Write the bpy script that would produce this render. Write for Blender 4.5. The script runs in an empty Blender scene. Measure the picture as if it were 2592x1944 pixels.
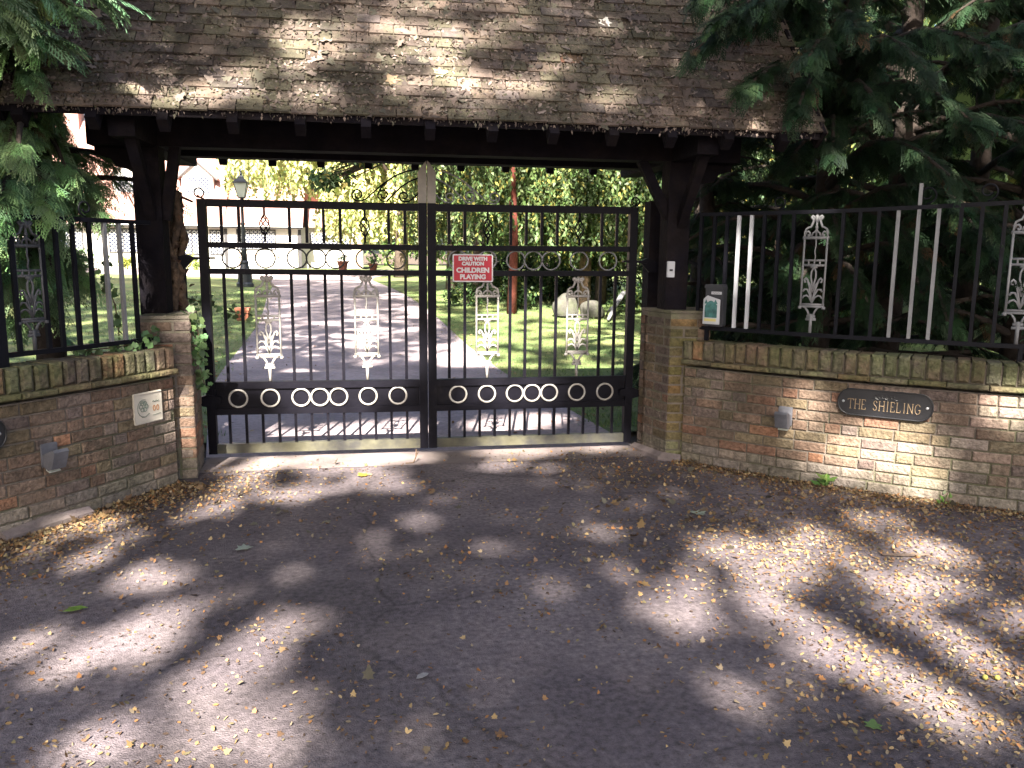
import bpy, math, random
import numpy as np
from mathutils import Vector, Matrix
random.seed(7); RNG = np.random.default_rng(11)
R = math.radians
sc = bpy.context.scene
COL = sc.collection

# ------------------------------------------------------------------ helpers
def tag(o, label=None, cat=None, group=None, kind=None):
    if label: o['label'] = label
    if cat: o['category'] = cat
    if group: o['group'] = group
    if kind: o['kind'] = kind
    return o
def empty(name, loc, label, cat, group=None):
    o = bpy.data.objects.new(name, None); COL.objects.link(o)
    o.location = loc; o.empty_display_size = .2
    return tag(o, label, cat, group)
def link_mesh(name, me, mat, parent=None):
    o = bpy.data.objects.new(name, me); COL.objects.link(o)
    if mat: me.materials.append(mat)
    if parent is not None:
        o.parent = parent
        o.matrix_parent_inverse = Matrix.Translation(parent.location).inverted() if False else Matrix.Identity(4)
        # parts are modelled in world metres: shift the mesh into the frame of the parent
        me.transform(Matrix.Translation(-world_loc(parent)))
    return o
def world_loc(o):
    v = Vector((0, 0, 0))
    while o is not None:
        v += Vector(o.location); o = o.parent
    return v
def smooth(t): return t*t*(3-2*t)
def gz(y): return .5*smooth(min(max((y-2)/18, 0), 1))

class MB:
    def __init__(s): s.v = []; s.f = []; s.c = []; s.uv = []
    def add(s, vs, fs, col=None):
        b = len(s.v); s.v += [tuple(v) for v in vs]
        for f in fs: s.f.append(tuple(i+b for i in f)); s.c.append(col or (1, 1, 1))
    def box(s, c, h, X=(1, 0, 0), Y=(0, 1, 0), Z=(0, 0, 1), col=None):
        c = Vector(c); X = Vector(X)*h[0]; Y = Vector(Y)*h[1]; Z = Vector(Z)*h[2]
        vs = [c+X*a+Y*b+Z*d for d in (-1, 1) for b in (-1, 1) for a in (-1, 1)]
        s.add(vs, [(0, 2, 3, 1), (4, 5, 7, 6), (0, 1, 5, 4), (2, 6, 7, 3), (0, 4, 6, 2), (1, 3, 7, 5)], col)
    def bbox(s, a, b, col=None):
        s.box([(a[i]+b[i])/2 for i in range(3)], [abs(b[i]-a[i])/2 for i in range(3)], col=col)
    def cham(s, c, h, X, Y, Z, b, col=None):
        # box whose front (-Y) face and edges are rounded off by b
        c = Vector(c); X = Vector(X); Y = Vector(Y); Z = Vector(Z)
        def ring(y, dx): return [c+X*(sx*(h[0]-dx))+Z*(sz*(h[2]-dx))+Y*y for sx, sz in ((-1, -1), (1, -1), (1, 1), (-1, 1))]
        vs = ring(h[1], 0)+ring(-h[1]+b, 0)+ring(-h[1], b)
        fs = [(8, 9, 10, 11)]+[(i, (i+1) % 4, 4+(i+1) % 4, 4+i) for i in range(4)]+[(4+i, 4+(i+1) % 4, 8+(i+1) % 4, 8+i) for i in range(4)]
        s.add(vs, fs, col)
    def tube(s, pts, r, n=8, col=None, cap=True, closed=False, flat=None):
        pts = [Vector(p) for p in pts]; m = len(pts)
        rs = r if isinstance(r, (list, tuple)) else [r]*m
        vs = []; up = None
        for i, p in enumerate(pts):
            if closed: t = pts[(i+1) % m]-pts[i-1]
            else: t = pts[min(i+1, m-1)]-pts[max(i-1, 0)]
            if t.length < 1e-9: t = Vector((0, 0, 1))
            t.normalize()
            if up is None:
                up = Vector((0, 1, 0)) if abs(t.y) < .9 else Vector((1, 0, 0))
            a = (up-t*up.dot(t)).normalized(); b = t.cross(a); up = a
            for k in range(n):
                an = 2*math.pi*(k+.5)/n
                ka, kb = math.cos(an), math.sin(an)
                if flat: ka *= flat
                vs.append(p+a*ka*rs[i]+b*kb*rs[i])
        fs = []
        for i in range(m if closed else m-1):
            j = (i+1) % m
            for k in range(n): fs.append((i*n+k, i*n+(k+1) % n, j*n+(k+1) % n, j*n+k))
        if cap and not closed: fs += [tuple(range(n))[::-1], tuple((m-1)*n+k for k in range(n))]
        s.add(vs, fs, col)
    def lathe(s, c, prof, n=16, col=None):
        c = Vector(c); vs = []
        for rr, z in prof:
            for k in range(n):
                a = 2*math.pi*k/n; vs.append(c+Vector((rr*math.cos(a), rr*math.sin(a), z)))
        fs = [(i*n+k, i*n+(k+1) % n, (i+1)*n+(k+1) % n, (i+1)*n+k) for i in range(len(prof)-1) for k in range(n)]
        fs += [tuple(range(n))[::-1], tuple((len(prof)-1)*n+k for k in range(n))]
        s.add(vs, fs, col)
    def prism(s, outline, O, X, Y, N, d, col=None):
        O = Vector(O); X = Vector(X); Y = Vector(Y); N = Vector(N); n = len(outline)
        fr = [O+X*a+Y*b for a, b in outline]; bk = [p+N*d for p in fr]
        s.add(fr+bk, [tuple(range(n)), tuple(range(2*n-1, n-1, -1))]+[(i, i+n, (i+1) % n+n, (i+1) % n) for i in range(n)], col)
    def build(s, name, mat, parent=None, sm=False, colattr=False):
        me = bpy.data.meshes.new(name); me.from_pydata(s.v, [], s.f); me.update()
        if colattr:
            at = me.attributes.new('Col', 'FLOAT_COLOR', 'FACE')
            at.data.foreach_set('color', np.array([(*c, 1) for c in s.c], 'f').ravel())
        import bmesh
        bm = bmesh.new(); bm.from_mesh(me); bmesh.ops.recalc_face_normals(bm, faces=bm.faces); bm.to_mesh(me); bm.free()
        if sm: me.polygons.foreach_set('use_smooth', [True]*len(me.polygons))
        return link_mesh(name, me, mat, parent)

def stamp(name, tv, tf, M, T, mat, parent=None, tint=None, sm=False):
    """copies of a template (tv verts, tf faces all of one size) under 3x3 M and offsets T in ONE mesh"""
    tv = np.asarray(tv, 'f'); tf = np.asarray(tf, 'i'); m = len(T); n = len(tv)
    V = np.einsum('mij,nj->mni', M, tv)+T[:, None, :]
    F = (tf[None]+(np.arange(m)*n)[:, None, None]).reshape(-1, tf.shape[1])
    me = bpy.data.meshes.new(name)
    me.vertices.add(m*n); me.vertices.foreach_set('co', V.astype('f').ravel())
    me.loops.add(F.size); me.loops.foreach_set('vertex_index', F.astype('i').ravel())
    me.polygons.add(len(F))
    me.polygons.foreach_set('loop_start', np.arange(len(F), dtype='i')*tf.shape[1])
    if sm: me.polygons.foreach_set('use_smooth', np.ones(len(F), bool))
    me.update(calc_edges=True)
    if tint is not None:
        at = me.attributes.new('Col', 'FLOAT_COLOR', 'POINT')
        c = np.ones((m, n, 4), 'f'); c[:, :, :3] = np.asarray(tint, 'f')[:, None, :]
        at.data.foreach_set('color', c.ravel())
    return link_mesh(name, me, mat, parent)
def rotz_frames(n, tilt=.4):
    """n random leaf frames: any heading, tilt radians off the horizontal"""
    a = RNG.uniform(0, 2*np.pi, n); t = RNG.normal(0, tilt, n); q = RNG.normal(0, tilt, n)
    x = np.stack([np.cos(a)*np.cos(t), np.sin(a)*np.cos(t), np.sin(t)], 1)
    s = np.stack([-np.sin(a)*np.cos(q), np.cos(a)*np.cos(q), np.sin(q)], 1)
    z = np.cross(x, s); z /= np.linalg.norm(z, axis=1)[:, None]
    y = np.cross(z, x)
    return np.stack([x, y, z], 2)
def frames_dir(x, up):
    x = x/np.linalg.norm(x, axis=1)[:, None]
    y = np.cross(up, x); y /= np.maximum(np.linalg.norm(y, axis=1), 1e-6)[:, None]
    z = np.cross(x, y)
    return np.stack([x, y, z], 2)

# ------------------------------------------------------------------ materials
MATS = {}
def mat(name, base, rough=.7, var=.25, scale=6., bump=.0, bscale=40., attr=False, metal=0., spec=.3, second=None, sscale=1.5, samt=.5, thresh=(.45, .6), trans=0., detail=6., coat=0., big=None, crack=0.):
    m = bpy.data.materials.new(name); m.use_nodes = True; nt = m.node_tree; N = nt.nodes; L = nt.links
    p = N['Principled BSDF']; p.inputs['Roughness'].default_value = rough; p.inputs['Metallic'].default_value = metal
    p.inputs['Specular IOR Level'].default_value = spec
    if coat: p.inputs['Coat Weight'].default_value = coat; p.inputs['Coat Roughness'].default_value = .2
    tc = N.new('ShaderNodeTexCoord')
    nz = N.new('ShaderNodeTexNoise'); nz.inputs['Scale'].default_value = scale; nz.inputs['Detail'].default_value = detail
    nz.inputs['Roughness'].default_value = .65
    L.new(tc.outputs['Object'], nz.inputs['Vector'])
    if attr:
        a = N.new('ShaderNodeAttribute'); a.attribute_name = 'Col'
        mu = N.new('ShaderNodeMix'); mu.data_type = 'RGBA'; mu.blend_type = 'MULTIPLY'; mu.inputs['Factor'].default_value = 1
        mu.inputs[6].default_value = (*base, 1); L.new(a.outputs['Color'], mu.inputs[7]); src = mu.outputs[2]
    else:
        rgb = N.new('ShaderNodeRGB'); rgb.outputs[0].default_value = (*base, 1); src = rgb.outputs[0]
    if second:
        n2 = N.new('ShaderNodeTexNoise'); n2.inputs['Scale'].default_value = sscale; n2.inputs['Detail'].default_value = 8
        n2.inputs['Roughness'].default_value = .7
        L.new(tc.outputs['Object'], n2.inputs['Vector'])
        rr = N.new('ShaderNodeMapRange'); rr.inputs['From Min'].default_value = thresh[0]; rr.inputs['From Max'].default_value = thresh[1]
        rr.inputs['To Max'].default_value = samt; L.new(n2.outputs['Fac'], rr.inputs['Value'])
        m2 = N.new('ShaderNodeMix'); m2.data_type = 'RGBA'; L.new(rr.outputs[0], m2.inputs['Factor'])
        L.new(src, m2.inputs[6]); m2.inputs[7].default_value = (*second, 1); src = m2.outputs[2]
    mr = N.new('ShaderNodeMapRange'); mr.inputs['From Min'].default_value = .25; mr.inputs['From Max'].default_value = .75
    mr.inputs['To Min'].default_value = 1-var; mr.inputs['To Max'].default_value = 1+var; L.new(nz.outputs['Fac'], mr.inputs['Value'])
    hs = N.new('ShaderNodeMix'); hs.data_type = 'RGBA'; hs.blend_type = 'MULTIPLY'; hs.inputs['Factor'].default_value = 1
    cb = N.new('ShaderNodeCombineColor')
    for i in range(3): L.new(mr.outputs[0], cb.inputs[i])
    L.new(src, hs.inputs[6]); L.new(cb.outputs[0], hs.inputs[7])
    last = hs.outputs[2]
    def times(val):
        nonlocal last
        mm = N.new('ShaderNodeMix'); mm.data_type = 'RGBA'; mm.blend_type = 'MULTIPLY'; mm.inputs['Factor'].default_value = 1
        c3 = N.new('ShaderNodeCombineColor')
        for i in range(3): L.new(val, c3.inputs[i])
        L.new(last, mm.inputs[6]); L.new(c3.outputs[0], mm.inputs[7]); last = mm.outputs[2]
    if big:      # broad worn and stained patches
        n3 = N.new('ShaderNodeTexNoise'); n3.inputs['Scale'].default_value = big[0]; n3.inputs['Detail'].default_value = 7; n3.inputs['Distortion'].default_value = .6
        L.new(tc.outputs['Object'], n3.inputs['Vector'])
        r3 = N.new('ShaderNodeMapRange'); r3.inputs['From Min'].default_value = .33; r3.inputs['From Max'].default_value = .67; r3.inputs['To Min'].default_value = 1-big[1]; r3.inputs['To Max'].default_value = 1+big[1]
        L.new(n3.outputs['Fac'], r3.inputs['Value']); times(r3.outputs[0])
    if crack:
        n4 = N.new('ShaderNodeTexNoise'); n4.inputs['Scale'].default_value = 2.5; n4.inputs['Detail'].default_value = 4; L.new(tc.outputs['Object'], n4.inputs['Vector'])
        ad = N.new('ShaderNodeMix'); ad.data_type = 'VECTOR'; ad.inputs['Factor'].default_value = .22; L.new(tc.outputs['Object'], ad.inputs[4]); L.new(n4.outputs['Color'], ad.inputs[5])
        vo = N.new('ShaderNodeTexVoronoi'); vo.feature = 'DISTANCE_TO_EDGE'; vo.inputs['Scale'].default_value = .62; L.new(ad.outputs[1], vo.inputs['Vector'])
        r4 = N.new('ShaderNodeMapRange'); r4.inputs['From Max'].default_value = .009; r4.inputs['To Min'].default_value = 1-crack; L.new(vo.outputs['Distance'], r4.inputs['Value']); times(r4.outputs[0])
    L.new(last, p.inputs['Base Color'])
    if bump:
        nb = N.new('ShaderNodeTexNoise'); nb.inputs['Scale'].default_value = bscale; nb.inputs['Detail'].default_value = 5
        L.new(tc.outputs['Object'], nb.inputs['Vector'])
        bp = N.new('ShaderNodeBump'); bp.inputs['Strength'].default_value = bump; bp.inputs['Distance'].default_value = .02
        L.new(nb.outputs['Fac'], bp.inputs['Height']); L.new(bp.outputs[0], p.inputs['Normal'])
    if trans:
        out = N['Material Output']; tr = N.new('ShaderNodeBsdfTranslucent'); L.new(hs.outputs[2], tr.inputs['Color'])
        mx = N.new('ShaderNodeMixShader'); mx.inputs[0].default_value = trans
        L.new(p.outputs[0], mx.inputs[1]); L.new(tr.outputs[0], mx.inputs[2]); L.new(mx.outputs[0], out.inputs['Surface'])
    MATS[name] = m; return m
M_asph = mat('asphalt', (.092, .076, .085), .85, .6, 34, .6, 150, second=(.19, .158, .158), sscale=1.3, samt=.7, thresh=(.40, .72), detail=10, spec=.2, big=(.7, .32), crack=.3)
M_drive = mat('drive_gravel', (.31, .255, .265), .85, .3, 22, .4, 120, second=(.17, .14, .15), sscale=.8, samt=.6, big=(.5, .22))
M_conc = mat('concrete', (.18, .145, .142), .85, .3, 9, .35, 90, second=(.12, .1, .09), sscale=2.2, samt=.6)  # also colours the strip of sunlit tarmac before the gates
M_earth = mat('earth', (.07, .05, .035), .95, .4, 5, .5, 30)
M_lawn = mat('lawn_green', (.105, .15, .05), .85, .5, 12, .5, 60, second=(.16, .15, .06), sscale=.9, samt=.7, big=(.35, .3))
M_blade = mat('grass_blade', (.11, .165, .055), .6, .3, 3, attr=True, trans=.3)
M_brick = mat('brick', (.84, .785, .82), .9, .55, 30, .8, 55, attr=True, second=(.08, .078, .058), sscale=2.1, samt=.6, thresh=(.44, .68), spec=.15, big=(1.3, .28))
M_mort = mat('mortar', (.13, .108, .09), .95, .3, 14, .5, 90, second=(.08, .09, .04), sscale=2., samt=.6)
M_cope = mat('mossy_brick', (.74, .70, .70), .92, .55, 26, .9, 50, attr=True, second=(.085, .095, .042), sscale=2.4, samt=.8, thresh=(.42, .6), spec=.15, big=(2., .35))
M_black = mat('black_paint', (.004, .0036, .0065), .5, .35, 8, .08, 30, spec=.09, second=(.02, .017, .017), sscale=3.5, samt=.5, thresh=(.58, .75))
M_bbase = mat('algae_paint', (.03, .029, .028), .5, .35, 8, .1, 30, second=(.085, .08, .05), sscale=2.4, samt=.85, thresh=(.42, .6))
M_cream = mat('cream_paint', (.28, .265, .25), .5, .25, 14, .1, 60, second=(.22, .19, .16), sscale=9, samt=.5)
M_dgrey = mat('shaded_grey_paint', (.07, .07, .075), .6, .2, 12)  # grey paint darkened, shade among the sprays put into the left ornaments
M_greyp = mat('grey_paint', (.19, .19, .20), .5, .2, 12, .1, 50, second=(.1, .1, .1), sscale=6, samt=.5)
M_rail = mat('railing_black', (.005, .005, .008), .55, .3, 9, .1, 40, spec=.12)
M_spike = mat('spike_paint', (.22, .20, .175), .55, .2, 14)
M_wood = mat('tarred_timber', (.007, .0058, .0085), .85, .5, 7, .35, 34, second=(.013, .0095, .009), sscale=3, samt=.6, spec=.08)
M_tile = mat('roof_tile', (.66, .64, .67), .92, .4, 20, .7, 60, attr=True, second=(.06, .055, .035), sscale=2.6, samt=.75, big=(1.6, .4))
M_litter = mat('leaf_litter', (.80, .76, .76), .75, .25, 30, attr=True, trans=.12)
M_leaf = mat('leaf', (1, 1, 1), .5, .2, 3, attr=True, trans=.3)
M_conif = mat('conifer_leaf', (1, 1, 1), .65, .2, 3, attr=True, trans=.15, spec=.15)
M_cbark = mat('conifer_bark', (.03, .022, .018), .95, .5, 9, .8, 26)
M_bark = mat('bark', (.085, .062, .05), .95, .5, 9, .8, 26)
M_stem = mat('climber_bark', (.13, .085, .055), .95, .55, 16, 1., 40, second=(.04, .03, .025), sscale=9, samt=.8)
M_redbark = mat('red_bark', (.10, .026, .018), .9, .4, 8, .6, 20)
M_stone = mat('boulder_stone', (.06, .057, .048), .9, .35, 8, .6, 20, second=(.05, .06, .03), sscale=3, samt=.6)
M_terra = mat('terracotta', (.27, .10, .06), .85, .3, 10, .2, 40)
M_white = mat('white_render', (.50, .47, .44), .85, .06, 3, .15, 60)
M_trim = mat('dark_trim', (.03, .028, .03), .6, .2, 6)
M_hroof = mat('clay_roof', (.34, .19, .16), .9, .2, 4, .4, 14, second=(.27, .14, .11), sscale=2.5, samt=.6)
M_glass = mat('window_glass', (.03, .035, .06), .12, .3, 2, spec=.6)
M_lead = mat('white_lattice', (.45, .45, .46), .5, .08, 6)
M_red = mat('sign_red', (.34, .014, .03), .45, .12, 6)
M_signw = mat('sign_white', (.50, .48, .50), .5, .08, 9)
M_plate = mat('plate_black', (.006, .006, .008), .4, .3, 9, .06, 60, spec=.5, coat=.3)
M_gold = mat('worn_gilding', (.20, .145, .09), .5, .35, 30, metal=.2)
M_lampg = mat('lamp_grey', (.10, .10, .115), .6, .3, 12, .2, 40)
M_plaq = mat('plaque_cream', (.44, .40, .34), .7, .18, 7, .1, 40)
M_plgrn = mat('plaque_green', (.13, .16, .13), .7, .2, 12)
M_plbrn = mat('plaque_brown', (.30, .15, .07), .7, .2, 12)
M_box = mat('letterbox_grey', (.028, .028, .034), .4, .2, 10, spec=.5)
M_card = mat('card_white', (.42, .43, .46), .5, .06, 8)
M_teal = mat('print_teal', (.05, .14, .135), .6, .7, 14)
M_yel = mat('print_yellow', (.52, .46, .18), .6, .1, 10)
M_post = mat('lamp_post_black', (.02, .024, .03), .4, .2, 10, spec=.5)
M_lglass = mat('lantern_glass', (.75, .78, .72), .2, .05, 3, spec=.5, trans=.5)
M_bolt = mat('bolt_metal', (.45, .45, .47), .35, .1, 20, metal=.7)
M_timber = mat('bench_timber', (.3, .22, .16), .8, .2, 8)
# ------------------------------------------------------------------ camera, light
yaw, pit, rol = .1675, .1599, .0097
C = Vector((-.4098, -6.4979, 1.6204))
d = Vector((math.sin(yaw)*math.cos(pit), math.cos(yaw)*math.cos(pit), -math.sin(pit)))
r0 = Vector((math.cos(yaw), -math.sin(yaw), 0)); u0 = r0.cross(d)
r2 = r0*math.cos(rol)+u0*math.sin(rol); u2 = r2.cross(d)
cam = bpy.data.cameras.new('camera'); co = bpy.data.objects.new('camera', cam); COL.objects.link(co)
cam.sensor_width = 36; cam.lens = 36*1750/2212; cam.clip_end = 2000; cam.clip_start = .05
mw = Matrix((r2, u2, -d)).transposed().to_4x4(); mw.translation = C; co.matrix_world = mw
sc.camera = co
AZ, EL = R(12), R(40)
S = Vector((-math.sin(AZ)*math.cos(EL), -math.cos(AZ)*math.cos(EL), math.sin(EL)))
sun = bpy.data.lights.new('sun', 'SUN'); so = bpy.data.objects.new('sun', sun); COL.objects.link(so)
sun.energy = 5.; sun.angle = R(.55); sun.color = (1, .93, .82)
so.rotation_euler = S.to_track_quat('Z', 'Y').to_euler(); so.location = (-6, -30, 30)
w = bpy.data.worlds.new('World'); sc.world = w; w.use_nodes = True
nt = w.node_tree; bg = nt.nodes['Background']; sky = nt.nodes.new('ShaderNodeTexSky'); sky.sky_type = 'NISHITA'
sky.sun_disc = False; sky.sun_elevation = EL; sky.sun_rotation = math.pi+AZ; sky.air_density = .8; sky.dust_density = 4.; sky.ozone_density = .4
bg.inputs['Strength'].default_value = .053; nt.links.new(sky.outputs[0], bg.inputs['Color'])
sc.view_settings.view_transform = 'Standard'; sc.view_settings.look = 'None'; sc.view_settings.gamma = 1
sc.view_settings.exposure = 3.15
sc.cycles.max_bounces = 8; sc.cycles.diffuse_bounces = 4; sc.cycles.use_denoising = True

# ------------------------------------------------------------------ wall paths
def catmull(P, n=24):
    P = [Vector((*p, 0)) for p in P]; P = [P[0]*2-P[1]]+P+[P[-1]*2-P[-2]]; out = []
    for i in range(1, len(P)-2):
        for k in range(n):
            t = k/n
            out.append(.5*((2*P[i])+(P[i+1]-P[i-1])*t+(2*P[i-1]-5*P[i]+4*P[i+1]-P[i+2])*t*t+(3*P[i]-P[i-1]-3*P[i+1]+P[i+2])*t**3))
    out.append(P[-2]); return out
class Path:
    def __init__(s, P):
        s.p = catmull(P); s.l = [0]
        for a, b in zip(s.p, s.p[1:]): s.l.append(s.l[-1]+(b-a).length)
        s.len = s.l[-1]
    def at(s, q, off=0, flip=1):
        q = min(max(q, 0), s.len-1e-4)
        i = max(k for k in range(len(s.l)-1) if s.l[k] <= q)
        t = (q-s.l[i])/(s.l[i+1]-s.l[i]); P = s.p[i].lerp(s.p[i+1], t)
        T = (s.p[i+1]-s.p[i]).normalized(); N = Vector((-T.y, T.x, 0))*flip   # N points to the back of the wall
        return P+N*off, T, N
PR = Path([(1.965, -.49), (2.55, -1.14), (3.24, -1.75), (3.70, -2.08), (4.6, -2.58), (5.8, -3.0), (7.2, -3.3)])
PL = Path([(-1.79, -.63), (-2.18, -1.26), (-2.52, -1.71), (-3.05, -2.25), (-3.8, -2.85), (-4.8, -3.4), (-6.2, -3.8)])
FR, FL = 1, -1      # side on which the garden lies

# ------------------------------------------------------------------ ground sheets
def sheet(name, xs, ys, zf, m, label=None):
    mb = MB(); nx = len(xs)
    mb.add([(x, y, zf(x, y)) for y in ys for x in xs],
           [(j*nx+i, j*nx+i+1, (j+1)*nx+i+1, (j+1)*nx+i) for j in range(len(ys)-1) for i in range(nx-1)])
    o = mb.build(name, m, sm=True); return tag(o, label, kind='structure')
lin = lambda a, b, n: [a+(b-a)*i/(n-1) for i in range(n)]
sheet('ground', lin(-400, 400, 9), [-400, -100, -20, -6, 0, 2]+lin(3, 20, 18)+[60, 150, 600], lambda x, y: gz(y)-.05, M_earth)
sheet('lawn', lin(-60, 40, 60), [.6, 1.2, 2]+lin(3, 20, 30)+lin(22, 70, 12), lambda x, y: gz(y)-.004+.012*math.sin(x*1.7+y*.9)*min(max((abs(x+.6)-2.6)/2, 0), 1), M_lawn)
# forecourt of tarmac between the two walls
def poly_sheet(name, left, right, m, z, kind='structure'):
    mb = MB(); n = len(left); vs = []
    K = 10
    for (a, b) in zip(left, right):
        for k in range(K+1):
            t = k/K; x = a[0]+(b[0]-a[0])*t; y = a[1]+(b[1]-a[1])*t; vs.append((x, y, gz(y)+z))
    mb.add(vs, [(j*(K+1)+k, j*(K+1)+k+1, (j+1)*(K+1)+k+1, (j+1)*(K+1)+k) for j in range(n-1) for k in range(K)])
    return tag(mb.build(name, m, sm=True), kind=kind)
yl = [.05]+lin(0, -14, 40)
def xl_at(P, y, sgn):
    pts = [p for p in P.p]
    best = min(pts, key=lambda p: abs(p.y-y)); x = best.x+sgn*.1
    if y > pts[0].y: x = sgn*1.78
    if y < pts[-1].y: x = sgn*9
    return x
poly_sheet('forecourt', [(xl_at(PL, y, -1), y) for y in yl], [(xl_at(PR, y, 1), y) for y in yl], M_asph, 0)
poly_sheet('lit_tarmac_strip', [(-1.72, -.42), (-1.72, .04)], [(1.76, -.36), (1.76, .04)], M_conc, .004)  # sunlight on the tarmac put into a paler strip
# driveway
dc = [(.04, -1.75, 1.75), (2, -2.1, 1.55), (4.2, -2.41, 1.3), (7, -2.55, 1.1), (9.9, -2.68, .95), (13, -2.95, .75), (16, -3.25, .45), (19, -3.5, .15), (23, -3.95, -.2), (27, -5.2, -.5), (31, -8.5, -.3), (35, -14, .6), (40, -18, 1.2), (46, -19, 1.4)]
dl = catmull([(a, b) for b, a, c in dc], 6); dr_ = catmull([(c, b) for b, a, c in dc], 6)
poly_sheet('driveway', [(p.x, p.y) for p in dl], [(p.x, p.y) for p in dr_], M_drive, .004)
def drive_x(y):
    i = min(range(len(dl)), key=lambda k: abs(dl[k].y-y)); j = min(range(len(dr_)), key=lambda k: abs(dr_[k].y-y))
    return dl[i].x, dr_[j].x

# ------------------------------------------------------------------ brickwork
PAL = [((.165, .115, .08), 8), ((.19, .145, .105), 8), ((.20, .11, .07), 3), ((.26, .13, .07), 1), ((.155, .13, .075), 7), ((.145, .12, .105), 6), ((.22, .18, .145), 4), ((.12, .095, .085), 3)]
PALX = [c for c, n in PAL for _ in range(n)]
def bcol(z=.5, light=0.):
    c = np.array(random.choice(PALX)); c = (c*.75+np.array((.172, .130, .096))*.25)*random.uniform(.8, 1.2)
    if z < .12: c = c*.6+np.array((.24, .24, .2))*.45
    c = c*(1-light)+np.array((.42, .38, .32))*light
    return tuple(c)
def course_wall(P, flip, s0, s1, z0, n, parent, light=lambda s: 0):
    """courses of separate bricks along a path, on a mortar core"""
    core = MB(); q = s0; ring = []
    while q < s1+.05:
        c, T, N = P.at(min(q, s1), .011, flip); ring.append((c, N)); q += .08
    vs = []; H = z0+n*.0755
    for c, N in ring: vs += [c+Vector((0, 0, z0-.02)), c+Vector((0, 0, H)), c+N*.2+Vector((0, 0, H)), c+N*.2+Vector((0, 0, z0-.02))]
    m = len(ring)
    core.add(vs, [(4*i+k, 4*i+(k+1) % 4, 4*i+4+(k+1) % 4, 4*i+4+k) for i in range(m-1) for k in range(4)]+[(0, 1, 2, 3), tuple(4*(m-1)+k for k in (3, 2, 1, 0))])
    core.build('mortar_bed', M_mort, parent)
    mb = MB()
    for j in range(n):
        q = s0-(random.uniform(0, .2) if j % 2 == 0 else random.uniform(.1, .25)); z = z0+j*.0755+.033
        while q < s1:
            L = .215 if random.random() < .72 else .102
            a, b = max(q, s0), min(q+L, s1)
            if b-a > .03:
                mid = (a+b)/2
                c, T, N = P.at(mid, 0, flip); jit = random.uniform(-.003, .003)
                cc = c+N*(.03+jit)+Vector((0, 0, z+.004*math.sin(q*1.3)+random.uniform(-.002, .002)))
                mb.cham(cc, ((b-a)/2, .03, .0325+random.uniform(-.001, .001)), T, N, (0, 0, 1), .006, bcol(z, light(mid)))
            q += L+.011
    mb.build('brick_courses', M_brick, parent, colattr=True)
def coping(P, flip, s0, s1, parent):
    mb = MB(); q = s0
    while q < s1-.02:      # tile crease
        L = random.uniform(.2, .26); b = min(q+L, s1); c, T, N = P.at((q+b)/2, .085, flip)
        mb.cham(c+Vector((0, 0, .795+random.uniform(-.002, .003))), ((b-q)/2-.002, .125+random.uniform(-.004, .006), .017), T, N, (0, 0, 1), .008, tuple(np.array(bcol())*.9+np.array((.03, .04, .01))))
        q = b
    mb.build('tile_crease', M_cope, parent, colattr=True)
    core = MB(); n = 60; vs = []
    for i in range(n):
        c, T, N = P.at(s0+(s1-s0)*i/(n-1), 0, flip)
        vs += [c+N*.014+Vector((0, 0, .81)), c+N*.014+Vector((0, 0, .94)), c+N*.2+Vector((0, 0, .945)), c+N*.2+Vector((0, 0, .81))]
    core.add(vs, [(4*i+k, 4*i+(k+1) % 4, 4*i+4+(k+1) % 4, 4*i+4+k) for i in range(n-1) for k in range(4)]+[(0, 1, 2, 3), tuple(4*(n-1)+k for k in (3, 2, 1, 0))])
    core.build('coping_mortar', M_mort, parent)
    mb = MB(); q = s0
    while q < s1-.03:
        L = random.uniform(.068, .08); c, T, N = P.at(q+L/2, .095, flip)
        col = np.array(bcol())
        if random.random() < .25: col = col*.6+np.array((.085, .11, .07))*random.uniform(.5, 1.)
        mb.cham(c+Vector((0, 0, .888+random.uniform(-.004, .006))), (L/2, .108+random.uniform(-.003, .004), .072), T, N, (0, 0, 1), .014, tuple(col))
        q += L+.012
    mb.build('coping_bricks', M_cope, parent, colattr=True)
wr = empty('brick_wall', (2.9, -1.4, 0), 'low curved brick wall with mossy coping carrying the oval name plate', 'wall')
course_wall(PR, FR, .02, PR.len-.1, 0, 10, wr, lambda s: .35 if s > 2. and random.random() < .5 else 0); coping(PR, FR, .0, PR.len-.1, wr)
wl = empty('brick_wall', (-2.3, -1.4, 0), 'low curved brick wall with reddish coping carrying the cream flower plaque', 'wall')
course_wall(PL, FL, .02, PL.len-.1, 0, 10, wl); coping(PL, FL, .0, PL.len-.1, wl)

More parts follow.
